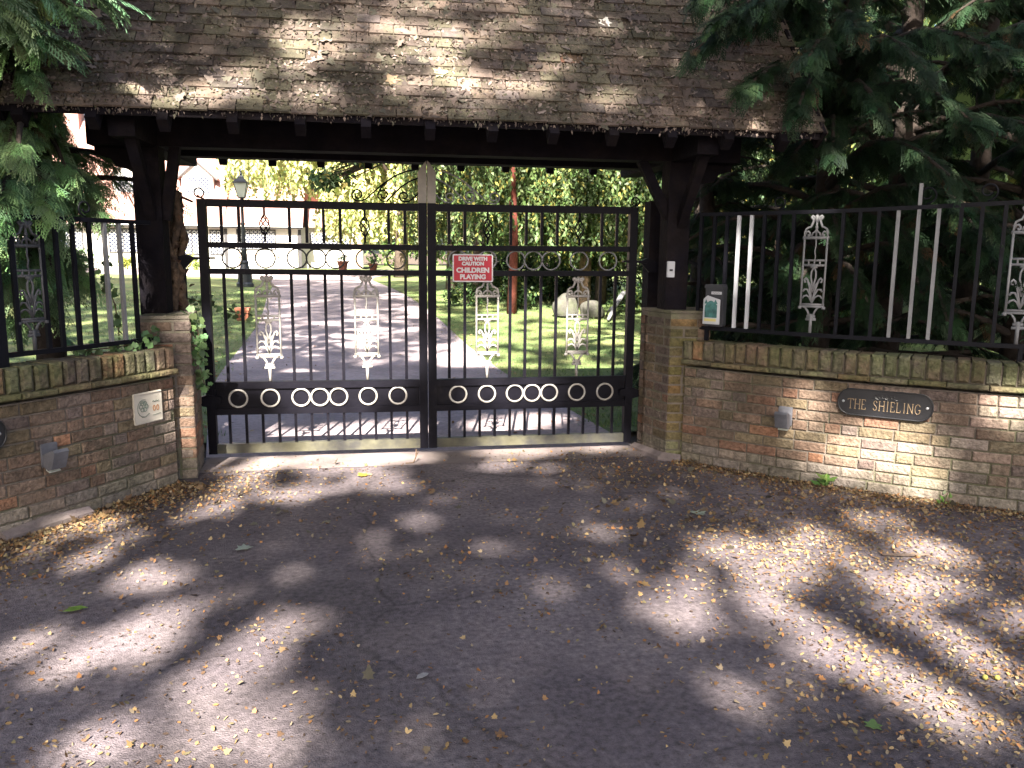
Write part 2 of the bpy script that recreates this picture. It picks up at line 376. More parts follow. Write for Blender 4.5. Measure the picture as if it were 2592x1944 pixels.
def pier(name, corners, H, label, palfix=None):
    """four-sided brick pier from ground corners listed anticlockwise from above"""
    cx = sum(c[0] for c in corners)/4; cy = sum(c[1] for c in corners)/4
    t = empty(name, (cx, cy, 0), label, 'gate pier')
    core = MB(); sh = [(cx+(x-cx)*.975, cy+(y-cy)*.975) for x, y in corners]
    core.prism([(x, y) for x, y in sh], (0, 0, -.02), (1, 0, 0), (0, 1, 0), (0, 0, 1), H+.014); core.build('mortar_bed', M_mort, t)
    mb = MB(); n = int(round(H/.0755))
    for k in range(4):
        a = Vector((*corners[k], 0)); b = Vector((*corners[(k+1) % 4], 0)); T = (b-a).normalized(); N = Vector((-T.y, T.x, 0)); L = (b-a).length
        for j in range(n):
            q = 0 if (j+k) % 2 == 0 else -.11; z = j*.0755+.034; top = j == n-1
            if top: z += .004
            while q < L-.02:
                l = .215 if random.random() < .75 else .102
                s0, s1 = max(q, 0), min(q+l, L)
                if L-s1 < .05: s1 = L
                if s1-s0 > .02:
                    col = bcol(z); col = tuple(np.array(col)*(palfix(k, z) if palfix else 1))
                    mb.cham(a+T*(s0+s1)/2+N*(.05+random.uniform(-.003, .003))+Vector((0, 0, z)), ((s1-s0)/2-.001, .05, .0325), T, N, (0, 0, 1), .007, col)
                q = s1+.011
    # flat laid top
    mb.build('brick_courses', M_brick, t, colattr=True)
    tp = MB(); tp.prism([(cx+(x-cx)*1.0, cy+(y-cy)*1.0) for x, y in corners], (0, 0, H-.002), (1, 0, 0), (0, 1, 0), (0, 0, 1), .022); tp.build('mortar_cap', M_mort, t)
    return t
green = lambda k, z: np.array((1.0, 1.12, .72)) if k == 0 else np.array((1, 1, 1))
pier('brick_pier', [(1.87, -.44), (2.18, -.50), (2.24, -.02), (1.765, -.03)], 1.17, 'square brick pier under the posts with the small white doorbell', green)
pier('brick_pier', [(-2.02, -.60), (-1.69, -.55), (-1.74, -.06), (-2.05, -.08)], 1.15, 'brick pier with ivy leaves on its corner beside the cream flower plaque')
# concrete toe along the foot of the piers
t = MB(); t.tube([(1.74, -.05, .0), (1.84, -.46, .0), (1.97, -.52, .0)], [.05, .06, .05], 6); tag(t.build('concrete_fillet', M_conc), 'rough concrete fillet along the foot of the mossy pier', 'concrete')
t = MB(); t.tube([(-2.5, -1.74, .0), (-2.35, -1.53, .0), (-2.18, -1.3, .0)], [.05, .07, .05], 6); tag(t.build('concrete_fillet', M_conc), 'pale lump of concrete at the foot of the wall with the round-ended black plate', 'concrete')
# ------------------------------------------------------------------ iron gates
def circle(c, r, n=28, y=0): return [(c[0]+r*math.cos(2*math.pi*k/n), y, c[1]+r*math.sin(2*math.pi*k/n)) for k in range(n)]
def spiral(c, r0, r1, a0, turns, n=26, y=0):
    return [(c[0]+(r0+(r1-r0)*k/n)*math.cos(a0+turns*2*math.pi*k/n), y, c[1]+(r0+(r1-r0)*k/n)*math.sin(a0+turns*2*math.pi*k/n)) for k in range(n+1)]
def ornament(mb, fr, z0, z1, hw, k=1.):
    """cast panel: fr(a, z) -> world point; a runs across, hw is half its width"""
    H = z1-z0; Zz = lambda t: z0+H*t
    def T(pts, r, flat=.7): mb.tube([fr(a*hw, Zz(t)) for a, t in pts], r*k, 6, flat=flat)
    T([(0, 0), (0, .17)], .0125, 1.)                                   # foot
    T([(-.45, .125), (.45, .125)], .011); T([(-.38, .15), (.38, .15)], .011)
    T([(-.2, .16), (-.3, .19), (-.55, .225), (-.95, .235)], .009); T([(.2, .16), (.3, .19), (.55, .225), (.95, .235)], .009)
    T([(-1.12, .232), (1.12, .232)], .009); T([(-1.1, .25), (1.1, .25)], .008)
    for s in (-1, 1):
        mb.lathe(fr(s*1.05*hw, Zz(.222)), [(.002, -.012), (.014*k, -.008), (.014*k, .008), (.002, .012)], 8)
        T([(s, .24), (s, .80)], .0085, 1.)                              # side rods
        # palmette fronds
        T([(0, .26), (s*.14, .33), (s*.3, .40), (s*.5, .455), (s*.66, .47), (s*.78, .455), (s*.74, .435), (s*.62, .437)], .0085)
        T([(0, .27), (s*.2, .33), (s*.45, .375), (s*.72, .375), (s*.86, .355)], .0085)
        T([(0, .265), (s*.25, .31), (s*.5, .325), (s*.75, .318), (s*.88, .30)], .008)
        T([(0, .35), (s*.2, .41), (s*.34, .43), (s*.44, .42)], .007)
        T([(0, .38), (s*.1, .43), (s*.22, .475), (s*.2, .52), (0, .56)], .008)  # bud
        # head scrolls
        T([(s*1.0, .80), (s*1.0, .845), (s*.9, .872), (s*.7, .885), (s*.5, .89), (s*.38, .915), (s*.25, .95), (s*.1, .965)], .009)
        T([(s*.92, .83), (s*.86, .85), (s*.7, .855), (s*.56, .84), (s*.55, .822), (s*.66, .815), (s*.74, .83)], .0075)
        T([(s*.4, .815), (s*.3, .84), (s*.12, .85), (0, .87)], .0075)
        T([(0, .945), (s*.18, .965), (s*.42, .982), (s*.5, .97), (s*.38, .955), (s*.2, .94)], .010)
    for q in (-.5, 0, .5): T([(q, .575), (q, .615)], .0075)
    T([(-1.06, .575), (1.06, .575)], .0095); T([(-1.06, .615), (1.06, .615)], .0085)
    T([(-.3, .562), (.3, .562)], .011)
    T([(-1.15, .80), (1.15, .80)], .012); T([(-1.08, .775), (-.92, .775)], .013); T([(.92, .775), (1.08, .775)], .013)
    T([(0, .615), (.05, .65), (-.04, .69), (.04, .73), (0, .80)], .006, 1.)
    T([(0, .80), (0, 1.0)], .0085); T([(-.12, .885), (.12, .885)], .012); T([(0, .93), (0, .985)], .015)

def basket(mb, x, z, r=.03, h=.16):
    for k in range(5):
        a0 = 2*math.pi*k/5
        mb.tube([(x+r*math.sin(math.pi*t/14)*math.cos(a0+3.6*t/14), r*math.sin(math.pi*t/14)*math.sin(a0+3.6*t/14), z-h/2+h*t/14) for t in range(15)], .0048, 5)

def gate(s, label, tiltz):
    """s=-1 left leaf, +1 right leaf; built in world metres in the plane Y=0"""
    hinge = s*1.69
    t = empty('metal_gate', (hinge, 0, .04), label, 'gate')
    zt = lambda z, x: z+tiltz*(1.69-abs(x))                         # the leaf sags slightly to the middle
    B = lambda a, b, z0, z1, y=.022: [(s*a, -y, z0), (s*b, y, z1)]
    for a, b, zz in ((.004, .068, 2.0), (1.648, 1.712, 2.0)):
        mb = MB(); mb.bbox(*B(a, b, .045, zz, .032)); mb.build('stile', M_black, t)
    for z0, z1 in ((1.946, 2.002), (1.642, 1.684), (1.444, 1.486), (.560, .615), (.356, .408)):
        mb = MB(); x0, x1 = s*.068, s*1.648
        vs = [(x0, -.024, zt(z0, x0)), (x1, -.024, zt(z0, x1)), (x1, -.024, zt(z1, x1)), (x0, -.024, zt(z1, x0))]
        vs += [(x, .024, z) for x, y, z in vs]
        mb.add(vs, [(0, 1, 2, 3), (7, 6, 5, 4), (0, 4, 5, 1), (1, 5, 6, 2), (2, 6, 7, 3), (3, 7, 4, 0)]); mb.build('rail', M_black, t)
    mb = MB(); mb.bbox((s*.068, -.026, .048), (s*1.648, .026, .122)); mb.build('bottom_rail', M_bbase, t)
    mb = MB(); mb.bbox((s*.07, -.004, .40), (s*1.646, .004, .57)); mb.build('kick_panel', M_black, t)
    up = (.172, .298, .667, .793, .92, 1.047, 1.418, 1.545); orn = (.481, 1.231)
    def bar(x, z0, z1, r=.011):
        mb = MB(); mb.bbox((s*x-r, -r, z0), (s*x+r, r, z1)); mb.build('bar', M_black, t)
    for x in up: bar(x, 1.684, 1.946); bar(x, .615, 1.444)
    for k in range(12): bar(.171+.1253*k, .122, .356, .010)
    for x in orn:
        mb = MB(); mb.tube([(s*x, 0, 1.686), (s*x, 0, 1.735)], .009, 8); mb.tube([(s*x, 0, 1.895), (s*x, 0, 1.946)], .009, 8); basket(mb, s*x, 1.815, .038, .165); mb.build('basket_twist', M_black, t, sm=True)
        mb = MB(); ornament(mb, lambda a, z, X=s*x: Vector((X+a, -.0, z)), .615, 1.444, .088); mb.build('ornament_panel', M_cream, t, sm=True)
    RX = (.243, .479, .7105, .855, 1.0, 1.235, 1.477)
    for x in RX:
        mb = MB(); mb.tube(circle((s*x, 1.565), .0735), .0065, 8, closed=True, flat=1.5); mb.build('ring', M_greyp if s > 0 else M_trim, t, sm=True)
        mb = MB(); mb.tube(circle((s*x, .482), .068, y=-.014), .0085, 8, closed=True); mb.build('lower_ring', M_cream, t, sm=True)
    # pointed top of the meeting stile
    mb = MB(); mb.prism([(.004, 0), (.068, 0), (.068, .235), (.02, .305), (.004, .32)], (0, -.03, 2.001), (s, 0, 0), (0, 0, 1), (0, 1, 0), .06); mb.build('stile_spike', M_spike, t)
    # scrollwork over the top rail, sweeping down from the spike
    mb = MB(); r = .0062
    mb.tube([(s*.068, 0, 2.262), (s*.10, 0, 2.25), (s*.16, 0, 2.238), (s*.24, 0, 2.205), (s*.33, 0, 2.145), (s*.40, 0, 2.085), (s*.46, 0, 2.03), (s*.50, 0, 2.008)]+
            [(x, y, z) for x, y, z in spiral((s*.53, 2.055), .048, .018, -math.pi/2, s*1.35)], r, 6, flat=1.4)
    mb.tube([(s*.068, 0, 2.19), (s*.13, 0, 2.165), (s*.2, 0, 2.12), (s*.27, 0, 2.05), (s*.31, 0, 2.01)]+spiral((s*.335, 2.058), .048, .016, -math.pi/2, s*1.3), r, 6, flat=1.4)
    mb.tube([(s*.30, 0, 2.165), (s*.345, 0, 2.12), (s*.38, 0, 2.06)], r, 6)
    mb.tube([(s*.068, 0, 2.07), (s*.1, 0, 2.04), (s*.14, 0, 2.012)]+spiral((s*.175, 2.05), .042, .016, -math.pi/2, s*1.1), r, 6, flat=1.4)
    mb.build('scrollwork', M_black if s < 0 else M_greyp, t, sm=True)
    mb = MB(); mb.tube([(s*1.66, 0, 2.0), (s*1.69, 0, 2.012), (s*1.71, 0, 2.03)], .006, 6); mb.tube(circle((s*1.695, 2.045), .034), .0055, 6, closed=True); mb.build('corner_scroll', M_black, t, sm=True)
    # hinges
    mb = MB(); mb.prism([(1.60, 1.572), (1.76, 1.572), (1.80, 1.59), (1.86, 1.575), (1.86, 1.548), (1.80, 1.545), (1.76, 1.55), (1.60, 1.556)], (0, -.034, 0), (s, 0, 0), (0, 0, 1), (0, 1, 0), .05)
    mb.prism([(1.75, 1.56), (1.90, 1.56), (1.90, 1.475), (1.83, 1.475)], (0, -.012, 0), (s, 0, 0), (0, 0, 1), (0, 1, 0), .03); mb.build('hinge', M_black, t)
    mb = MB(); mb.prism([(1.60, .50), (1.70, .52), (1.78, .49), (1.78, .44), (1.70, .42), (1.60, .46)], (0, -.04, 0), (s, 0, 0), (0, 0, 1), (0, 1, 0), .05); mb.build('hinge', M_black, t)
    return t
gate(-1, 'left leaf of the black iron gates, with the lamp post seen through it', -.004)
gate(1, 'right leaf of the black iron gates, the one with the red caution sign', -.004)
b = MB(); b.tube([(.05, .045, .05), (.05, .045, .62)], .012, 8); b.tube([(.05, .045, .58), (.05, .085, .58)], .009, 6)
tag(b.build('drop_bolt', M_black), 'black drop bolt standing where the two gate leaves meet', 'bolt')

# ------------------------------------------------------------------ lettering
def text_mesh(body, size, mat_, name, O, X, Z, N, parent, off=0., ext=.0015, sx=1.):
    cu = bpy.data.curves.new(name, 'FONT'); cu.body = body; cu.size = size; cu.offset = off; cu.extrude = ext; cu.align_x = 'CENTER'; cu.align_y = 'CENTER'
    ob = bpy.data.objects.new('tmp', cu); COL.objects.link(ob)
    dg = bpy.context.evaluated_depsgraph_get(); me = bpy.data.meshes.new_from_object(ob.evaluated_get(dg))
    bpy.data.objects.remove(ob); X, Z, N = Vector(X), Vector(Z), Vector(N)
    me.materials.clear()
    M = Matrix((X*sx, Z, N)).transposed().to_4x4(); M.translation = Vector(O); me.transform(M)
    return link_mesh(name, me, mat_, parent)
def rrect(w, h, r, n=6):
    out = []
    for cx, cz, a in ((w-r, h-r, 0), (-w+r, h-r, 90), (-w+r, -h+r, 180), (w-r, -h+r, 270)):
        out += [(cx+r*math.cos(R(a+90*k/n)), cz+r*math.sin(R(a+90*k/n))) for k in range(n+1)]
    return out
# caution sign wired to the right leaf
sc_ = (.357, -.05, 1.502); X, Z, N = (1, 0, 0), (0, 0, 1), (0, -1, 0)
s = empty('caution_sign', sc_, 'red sign with white letters reading DRIVE WITH CAUTION CHILDREN PLAYING', 'sign')
mb = MB(); mb.prism(rrect(.161, .109, .012), sc_, X, Z, (0, 1, 0), .004); mb.build('sign_board', M_signw, s)
mb = MB(); mb.prism(rrect(.151, .099, .008), (sc_[0], sc_[1]-.002, sc_[2]), X, Z, (0, 1, 0), .001); mb.build('red_field', M_red, s)
for body, z, size, sx in (('DRIVE WITH', .072, .040, 1.02), ('CAUTION', .034, .038, 1.02), ('CHILDREN', -.018, .052, 1.05), ('PLAYING', -.070, .050, 1.02)):
    text_mesh(body, size, M_signw, 'lettering', (sc_[0], sc_[1]-.0045, sc_[2]+z), X, Z, N, s, off=.0026, ext=.001, sx=sx)

# oval name plates on the walls
SER = {'T': [[(0, 1), (1, 1)], [(.5, 0), (.5, 1)], [(.3, 0), (.7, 0)], [(0, .85), (0, 1)], [(1, .85), (1, 1)]],
 'H': [[(.1, 0), (.1, 1)], [(.9, 0), (.9, 1)], [(.1, .5), (.9, .5)], [(-.05, 0), (.25, 0)], [(.75, 0), (1.05, 0)], [(-.05, 1), (.25, 1)], [(.75, 1), (1.05, 1)]],
 'E': [[(.1, 0), (.1, 1)], [(.0, 1), (.85, 1), (.85, .85)], [(.0, 0), (.9, 0), (.9, .18)], [(.1, .52), (.6, .52)]],
 'S': [[(.85, .8), (.7, .97), (.45, 1), (.2, .9), (.15, .72), (.3, .58), (.65, .45), (.85, .28), (.75, .08), (.45, 0), (.2, .04), (.08, .22)]],
 'I': [[(.5, 0), (.5, 1)], [(.3, 0), (.7, 0)], [(.3, 1), (.7, 1)]],
 'L': [[(.1, 0), (.1, 1)], [(-.05, 1), (.3, 1)], [(-.05, 0), (.85, 0), (.85, .2)]],
 'N': [[(.1, 0), (.1, 1)], [(.0, 1), (.1, 1), (.9, 0)], [(.9, 0), (.9, 1)], [(.75, 1), (1.05, 1)], [(-.05, 0), (.25, 0)]],
 'G': [[(.9, .78), (.7, .97), (.45, 1), (.18, .85), (.05, .5), (.18, .15), (.45, 0), (.75, .06), (.9, .2), (.9, .42)], [(.65, .42), (1.02, .42)]]}
WID = {'I': .55, 'E': .8, 'L': .8, 'S': .8}
def name_plate(O, X, N, label):
    X = Vector(X).normalized(); N = Vector(N).normalized(); Z = Vector((0, 0, 1)); O = Vector(O)
    t = empty('name_plate', O, label, 'name plate')
    mb = MB(); out = rrect(.30, .093, .085, 10)
    mb.prism(out, O, X, Z, N*-1, .02); n = len(out); mb.build('plate', M_plate, t)
    mb = MB(); mb.tube([O+X*a*.985+Z*b*.97+N*.002 for a, b in out], .005, 6, closed=True); mb.build('raised_rim', M_plate, t, sm=True)
    for sx in (-.262, .262):
        mb = MB(); c = O+X*sx
        mb.lathe((0, 0, 0), [(.009, 0), (.009, .003), (.005, .006)], 10)
        mb.v = [tuple(c+X*v[0]+Z*v[1]+N*v[2]) for v in mb.v]; mb.build('screw', M_bolt, t)
    word = 'THE SHIELING'; h = .066; x = -.232; mb = MB()
    for ch in word:
        if ch == ' ': x += .035; continue
        w = .036*WID.get(ch, 1.)
        for st in SER[ch]: mb.tube([O+X*(x+a*w)+Z*(-.046+b*h)+N*.0025 for a, b in st], .0028, 5)
        x += w+.0085
    mb.build('name_lettering', M_gold, t)
    mb = MB()      # faint raised sprig over the name
    for a, r in ((-.05, .012), (-.025, .015), (0, .018), (.025, .015), (.05, .012)):
        mb.tube([O+X*(a+r*math.cos(q*.7))+Z*(.052+r*.8*math.sin(q*.7))+N*.002 for q in range(8)], .0022, 5)
    mb.tube([O+X*(-.08+.02*q)+Z*(.035+.006*math.sin(q*2))+N*.002 for q in range(9)], .0022, 5)
    mb.build('relief', M_plate, t)
    return t
def on_wall(P, flip, s, z, off):
    c, T, N = P.at(s, -off, flip); return c+Vector((0, 0, z)), T, -N
# arc length of a point on the wall
def arc(P, x, y): return P.l[min(range(len(P.p)), key=lambda i: (P.p[i].x-x)**2+(P.p[i].y-y)**2)]
O, T, N = on_wall(PR, FR, 1.493, .628, .018)
name_plate(O, T, N, 'black oval plate with worn gold letters THE SHIELING on the right wall')
O, T, N = on_wall(PL, FL, 1.53, .605, .018)
name_plate(O, -T, N, 'black oval plate cut by the left edge of the photo, only its round end showing')
# wedge shaped wall lights
def wall_light(O, T, N, label):
    O = Vector(O); T = Vector(T).normalized(); N = Vector(N).normalized(); Z = Vector((0, 0, 1))
    t = empty('wall_light', O, label, 'wall light')
    mb = MB(); mb.prism([(-.005, .0), (.11, .045), (.125, .03), (.085, -.075), (.05, -.085), (-.005, -.05)], O-T*.045, N, Z, T, .09); mb.build('lamp_hood', M_lampg, t)
    mb = MB(); mb.prism(rrect(.05, .07, .01), O, T, Z, N, .012); mb.build('back_plate', M_lampg, t)
    mb = MB(); mb.prism([(.02, -.079), (.048, -.093), (.05, -.098), (.02, -.085)], O-T*.036, N, Z, T, .072); mb.build('lamp_lens', M_lglass, t)
O, T, N = on_wall(PR, FR, min(.839, 9), .47, .0)
wall_light(O, T, N, 'grey wedge-shaped light on the wall left of the plate THE SHIELING')
O, T, N = on_wall(PL, FL, min(.993, 9), .425, .0)
wall_light(O, T, N, 'grey wedge-shaped light low on the wall under the cream plaque side')
# cream plaque
O, T, N = on_wall(PL, FL, min(.26, 9), .583, .012); T = -T; Z = Vector((0, 0, 1))
t = empty('flower_plaque', O, 'square cream plaque with a green flower emblem and brown figures', 'plaque')
mb = MB(); mb.prism(rrect(.118, .104, .006), O, T, Z, -N, .016); mb.build('plaque_board', M_plaq, t)
mb = MB()
for sg in (-1, 1):
    mb = MB(); mb.tube([O+T*-.112+Z*sg*.096+N*.002, O+T*.112+Z*sg*.096+N*.002], .003, 5); mb.build('border', M_plaq, t)
mb = MB(); c0 = O-T*.042+Z*.012
for k in range(6):
    a = k*math.pi/3
    mb.tube([c0+T*(.022*math.cos(a)+.015*math.cos(a+q*.9))+Z*(.024*math.sin(a)+.014*math.sin(a+q*.9))+N*.002 for q in range(7)], .0028, 5, closed=True)
mb.tube([c0+T*-.02+Z*.02+N*.002, c0+T*.01+Z*.03+N*.002, c0+T*.02+Z*-.005+N*.002, c0+T*-.01+Z*-.012+N*.002], .0034, 5)
mb.tube([c0+T*(.052*math.cos(q*.45+1.2))+Z*(-.012+.058*math.sin(q*.45+1.2))+N*.002 for q in range(9)], .002, 5)
mb.tube([c0+T*-.02+Z*-.07+N*.002, c0+T*.01+Z*-.072+N*.002, c0+T*.045+Z*-.052+N*.002], .0022, 5)
mb.build('flower_emblem', M_plgrn, t)
for q in (-.015, .015): text_mesh('0', .056, M_plbrn, 'figure', O+T*(.062+q)+Z*-.014+N*.001, T, Z, N, t, off=.0004, ext=.001, sx=.9)
mb = MB(); mb.tube([O+T*(.035+.009*q)+Z*(.035+.004*math.sin(q*2.2))+N*.0015 for q in range(7)], .0026, 5); mb.tube([O+T*.035+Z*-.058+N*.0015, O+T*.1+Z*-.052+N*.0015], .002, 5); mb.build('small_script', M_plgrn, t)

# ------------------------------------------------------------------ railings on the walls
def railing(P, flip, s0, s1, bars, white, orns, label, zb, zt_f, off, extra=()):
    c, T, N = P.at((s0+s1)/2, off, flip)
    t = empty('iron_railing', (c.x, c.y, zb), label, 'railing')
    pt = lambda s, z: P.at(s, off, flip)[0]+Vector((0, 0, z))
    ss = lin(s0, s1, 26)
    mb = MB(); mb.tube([pt(s, zb) for s in ss], .02, 4); mb.build('rail', M_rail, t)
    mb = MB(); mb.tube([pt(s, zt_f(s)) for s in ss], .019, 4); mb.build('rail', M_rail, t)
    for k, s in enumerate(bars):
        mb = MB(); c, T, N = P.at(s, off, flip); top = zt_f(s)+(.16 if s in extra else 0)
        mb.box(c+Vector((0, 0, (zb+top)/2)), (.0115, .0115, (top-zb)/2-.004), T, N, (0, 0, 1)); mb.build('bar', (M_card if k in (3, 4) and flip > 0 else M_greyp) if k in white else M_rail, t)
    for s in orns:
        c, T, N = P.at(s, off, flip); mb = MB()
        ornament(mb, lambda a, z, c=c, T=T: c+T*a+Vector((0, 0, z)), zb+.005, zt_f(s)-.01, .078, .95); mb.build('ornament_panel', M_greyp if flip > 0 else M_dgrey, t, sm=True)
    for s in (s0+.1, (s0+s1)*.45, s1-.4):
        mb = MB(); c, T, N = P.at(s, off, flip); mb.box(c+Vector((0, 0, (zb+.93)/2)), (.014, .014, (zb-.93)/2), T, N); mb.build('foot', M_rail, t)
    for s, r in ((.62 if flip > 0 else .5, .05), (1.6, .06), (1.95, .06)):
        c, T, N = P.at(s0+s, off, flip)
        sp = spiral((0, 0), r, .02, -math.pi/2, 1.2)
        mb = MB(); mb.tube([c+T*x+Vector((0, 0, zt_f(s0+s)+.02+r+z)) for x, y, z in sp], .006, 6); mb.build('scrollwork', M_rail, t, sm=True)
    return t
sA = .035
bars_r = [.05, .16, .26, .354, .454, .554, .664, .774, 1.118, 1.228, 1.348, 1.468, 1.593, 1.712, 1.842, 1.962, 2.097, 2.38, 2.5, 2.62, 2.75, 2.88, 3.0, 3.35, 3.5, 3.7, 3.9, 4.1, 4.3]
railing(PR, FR, sA, 5.0, bars_r, (3, 4, 11, 12, 13), [.939, 2.235, 3.18], 'black iron railing with grey and white bars over the right wall', 1.06, lambda s: 1.93+.028*max(s-.9, 0)**1.3, .12, extra=(bars_r[12],))
bars_l = [.2, .305, .419, .534, .654, .769, .862, 1.046, 1.2, 1.36, 1.5, 1.62, 1.74, 1.9, 2.05, 2.2, 2.4, 2.6, 2.8, 3.0]
railing(PL, FL, .05, 4.0, bars_l, (1, 2), [.954, 2.3], 'black iron railing over the left wall, half hidden by drooping conifer sprays', 1.02, lambda s: 1.80, .10)
mb = MB(); c, T, N = PL.at(1.17, .1, FL); mb.box(c+Vector((0, 0, 1.45)), (.035, .035, .55), T, N); mb.build('fence_post', M_rail)
tag(bpy.data.objects['fence_post'], 'thick dark fence post at the left edge of the photo', 'post')

# letter box and card
c, T, N = PR.at(.222, .12, FR); nb = -N; O = c+nb*.02
t = empty('letter_box', O+Vector((0, 0, 1.085)), 'slim dark grey letter box hung on the right railing beside the post', 'letter box')
mb = MB(); mb.prism(rrect(.074, .155, .012), O+Vector((0, 0, 1.238)), T, (0, 0, 1), nb, .06); mb.build('box_body', M_box, t)
mb = MB(); mb.prism([(-.078, 0), (.078, 0), (.07, .03), (-.07, .03)], O+Vector((0, 0, 1.372)), T, (0, 0, 1), nb, .075); mb.build('flap_lid', M_box, t)
mb = MB(); mb.prism(rrect(.042, .0105, .003), O+T*.018+Vector((0, 0, 1.337))+nb*.062, T, (0, 0, 1), nb, .003); mb.build('name_label', M_card, t)
mb = MB(); mb.tube([O+T*(-.012+.008*q)+Vector((0, 0, 1.337+.003*math.sin(q*2.4)))+nb*.0665 for q in range(8)], .0014, 4); mb.build('label_script', M_trim, t)
# bent magazine cover pushed behind the box clip
K = O+nb*.072
t = empty('picture_card', K+Vector((0, 0, 1.1)), 'white card with a teal animal head picture standing against the letter box', 'card')
def card_pt(a, z): return K+T*a+Vector((0, 0, z))+nb*(.012*math.cos(a*14)+.004)
mb = MB(); cols = [-.078+.0173*i for i in range(9)]
topz = lambda a: 1.318-.28*(a+.045) if a > -.045 else 1.318+.9*(a+.045)
vs = [card_pt(a, z) for a in cols for z in (1.1, topz(a))]
vs += [v-nb*.004 for v in vs]; n = 9
mb.add(vs, [(2*i, 2*i+2, 2*i+3, 2*i+1) for i in range(n-1)]+[(18+2*i+1, 18+2*i+3, 18+2*i+2, 18+2*i) for i in range(n-1)]+[(2*i+1, 2*i+3, 18+2*i+3, 18+2*i+1) for i in range(n-1)]); mb.build('card_sheet', M_card, t)
def patch(outline, m, name, lift=.0025):
    mb = MB(); mb.add([card_pt(a, z)+nb*lift for a, z in outline], [tuple(range(len(outline)))]); return mb.build(name, m, t)
for a0, a1 in ((-.062, -.03), (-.03, 0.0), (0.0, .022)):
    pass
def strip(zlo, zhi, m, name, a0=-.062, a1=.04, k=8, lift=.0025):
    mb = MB(); A = [a0+(a1-a0)*i/k for i in range(k+1)]
    mb.add([card_pt(a, f(a))+nb*lift for a in A for f in (zlo, zhi)], [(2*i, 2*i+2, 2*i+3, 2*i+1) for i in range(k)]); return mb.build(name, m, t)
strip(lambda a: 1.150, lambda a: 1.262+.018*math.cos((a+.011)*50)-(.5*max(0, -.045-a)), M_teal, 'animal_picture')
strip(lambda a: 1.255, lambda a: 1.255+.034*max(0, 1-abs(a+.052)/.016), M_teal, 'animal_ear', -.066, -.038, 6, .003)
strip(lambda a: 1.255, lambda a: 1.255+.034*max(0, 1-abs(a-.026)/.018), M_teal, 'animal_ear', .01, .042, 6, .003)
strip(lambda a: 1.122, lambda a: 1.142, M_yel, 'yellow_band', -.066, .035)
# doorbell on the right post
t = empty('door_bell', (1.888, -.345, 1.445), 'small white doorbell panel on the right front post', 'doorbell')
mb = MB(); mb.prism(rrect(.03, .062, .006), (1.888, -.34, 1.508), (1, 0, 0), (0, 0, 1), (0, -1, 0), .02); mb.build('bell_case', M_card, t)
mb = MB(); mb.prism(rrect(.013, .008, .002), (1.888, -.36, 1.502), (1, 0, 0), (0, 0, 1), (0, -1, 0), .004); mb.build('push_button', M_trim, t)

# ------------------------------------------------------------------ lychgate roof on its posts
ly = empty('lychgate', (0, 0, 0), 'tarred timber lychgate with a steep tiled roof strewn with leaf litter', 'lychgate')
TAN = math.tan(R(52)); EZ = 2.50; RX0, RX1 = -2.65, 2.75; RZ = EZ+1.0*TAN
def beam(a, b, hw, hh, name, up=(0, 0, 1), m=None):
    a, b = Vector(a), Vector(b); X = (b-a).normalized(); Y = Vector(up).cross(X).normalized(); Zz = X.cross(Y)
    mb = MB(); mb.box((a+b)/2, ((b-a).length/2, hw, hh), X, Y, Zz); return mb.build(name, m or M_wood, ly)
for x in (-1.975, 1.945):
    beam((x, -.25, 1.16 if x > 0 else .9), (x, -.25, 2.34), .09, .09, 'post', (0, 1, 0))
for x in (-1.94, 1.93): beam((x, .16, .0), (x, .16, 2.06), .075, .075, 'post', (0, 1, 0))
beam((-2.35, -.25, 2.43), (2.43, -.25, 2.43), .085, .095, 'wall_plate'); beam((-2.35, .32, 2.43), (2.43, .32, 2.43), .085, .095, 'wall_plate')
for x in (-1.975, 1.945):
    beam((x, -.85, 2.42), (x, 1.0, 2.42), .08, .09, 'tie_beam')
    s = 1 if x < 0 else -1
    beam((x+s*(.02 if x > 0 else .10), -.27, 1.83), (x+s*(.30 if x > 0 else .19), -.27, 2.34), .035, .035, 'brace', (0, 1, 0))
    beam((x+.02, -.30, 1.83), (x+.02, -.74, 2.36), .035, .035, 'brace', (1, 0, 0))
for x in (-2.2, 2.28):
    mb = MB(); mb.prism([(0, 0), (.30, 0), (.30, -.05), (.2, -.07), (.16, -.13), (.06, -.15), (0, -.12)], (x+(.15 if x < 0 else -.15), -.18, 2.335), (-1 if x < 0 else 1, 0, 0), (0, 0, 1), (0, 1, 0), .12); mb.build('corbel', M_wood, ly)
rx = -2.5
while rx < 2.7:
    for sg in (-1, 1):
        beam((rx, sg*1.03, EZ-.085-.03*TAN), (rx, 0, RZ-.085), .032, .05, 'rafter')
    rx += .41
beam((RX0+.1, 0, RZ-.1), (RX1-.1, 0, RZ-.1), .03, .08, 'ridge_beam')
mb = MB()
for sg in (-1, 1):
    mb.add([(RX0, sg*1.0, EZ-.012), (RX1, sg*1.0, EZ-.012), (RX1, 0, RZ-.012), (RX0, 0, RZ-.012), (RX0, sg*1.0, EZ-.035), (RX1, sg*1.0, EZ-.035), (RX1, 0, RZ-.035), (RX0, 0, RZ-.035)],
           [(0, 1, 2, 3), (7, 6, 5, 4), (0, 4, 5, 1), (1, 5, 6, 2), (2, 6, 7, 3), (3, 7, 4, 0)])
mb.build('roof_boarding', M_wood, ly)
TP = [((.13, .10, .08), 6), ((.16, .12, .09), 5), ((.11, .09, .08), 4), ((.18, .14, .11), 3), ((.13, .115, .075), 4)]
TPX = [c for c, n in TP for _ in range(n)]
L_SL = 1/math.cos(R(52)); fz = Vector((0, math.cos(R(52)), math.sin(R(52))))
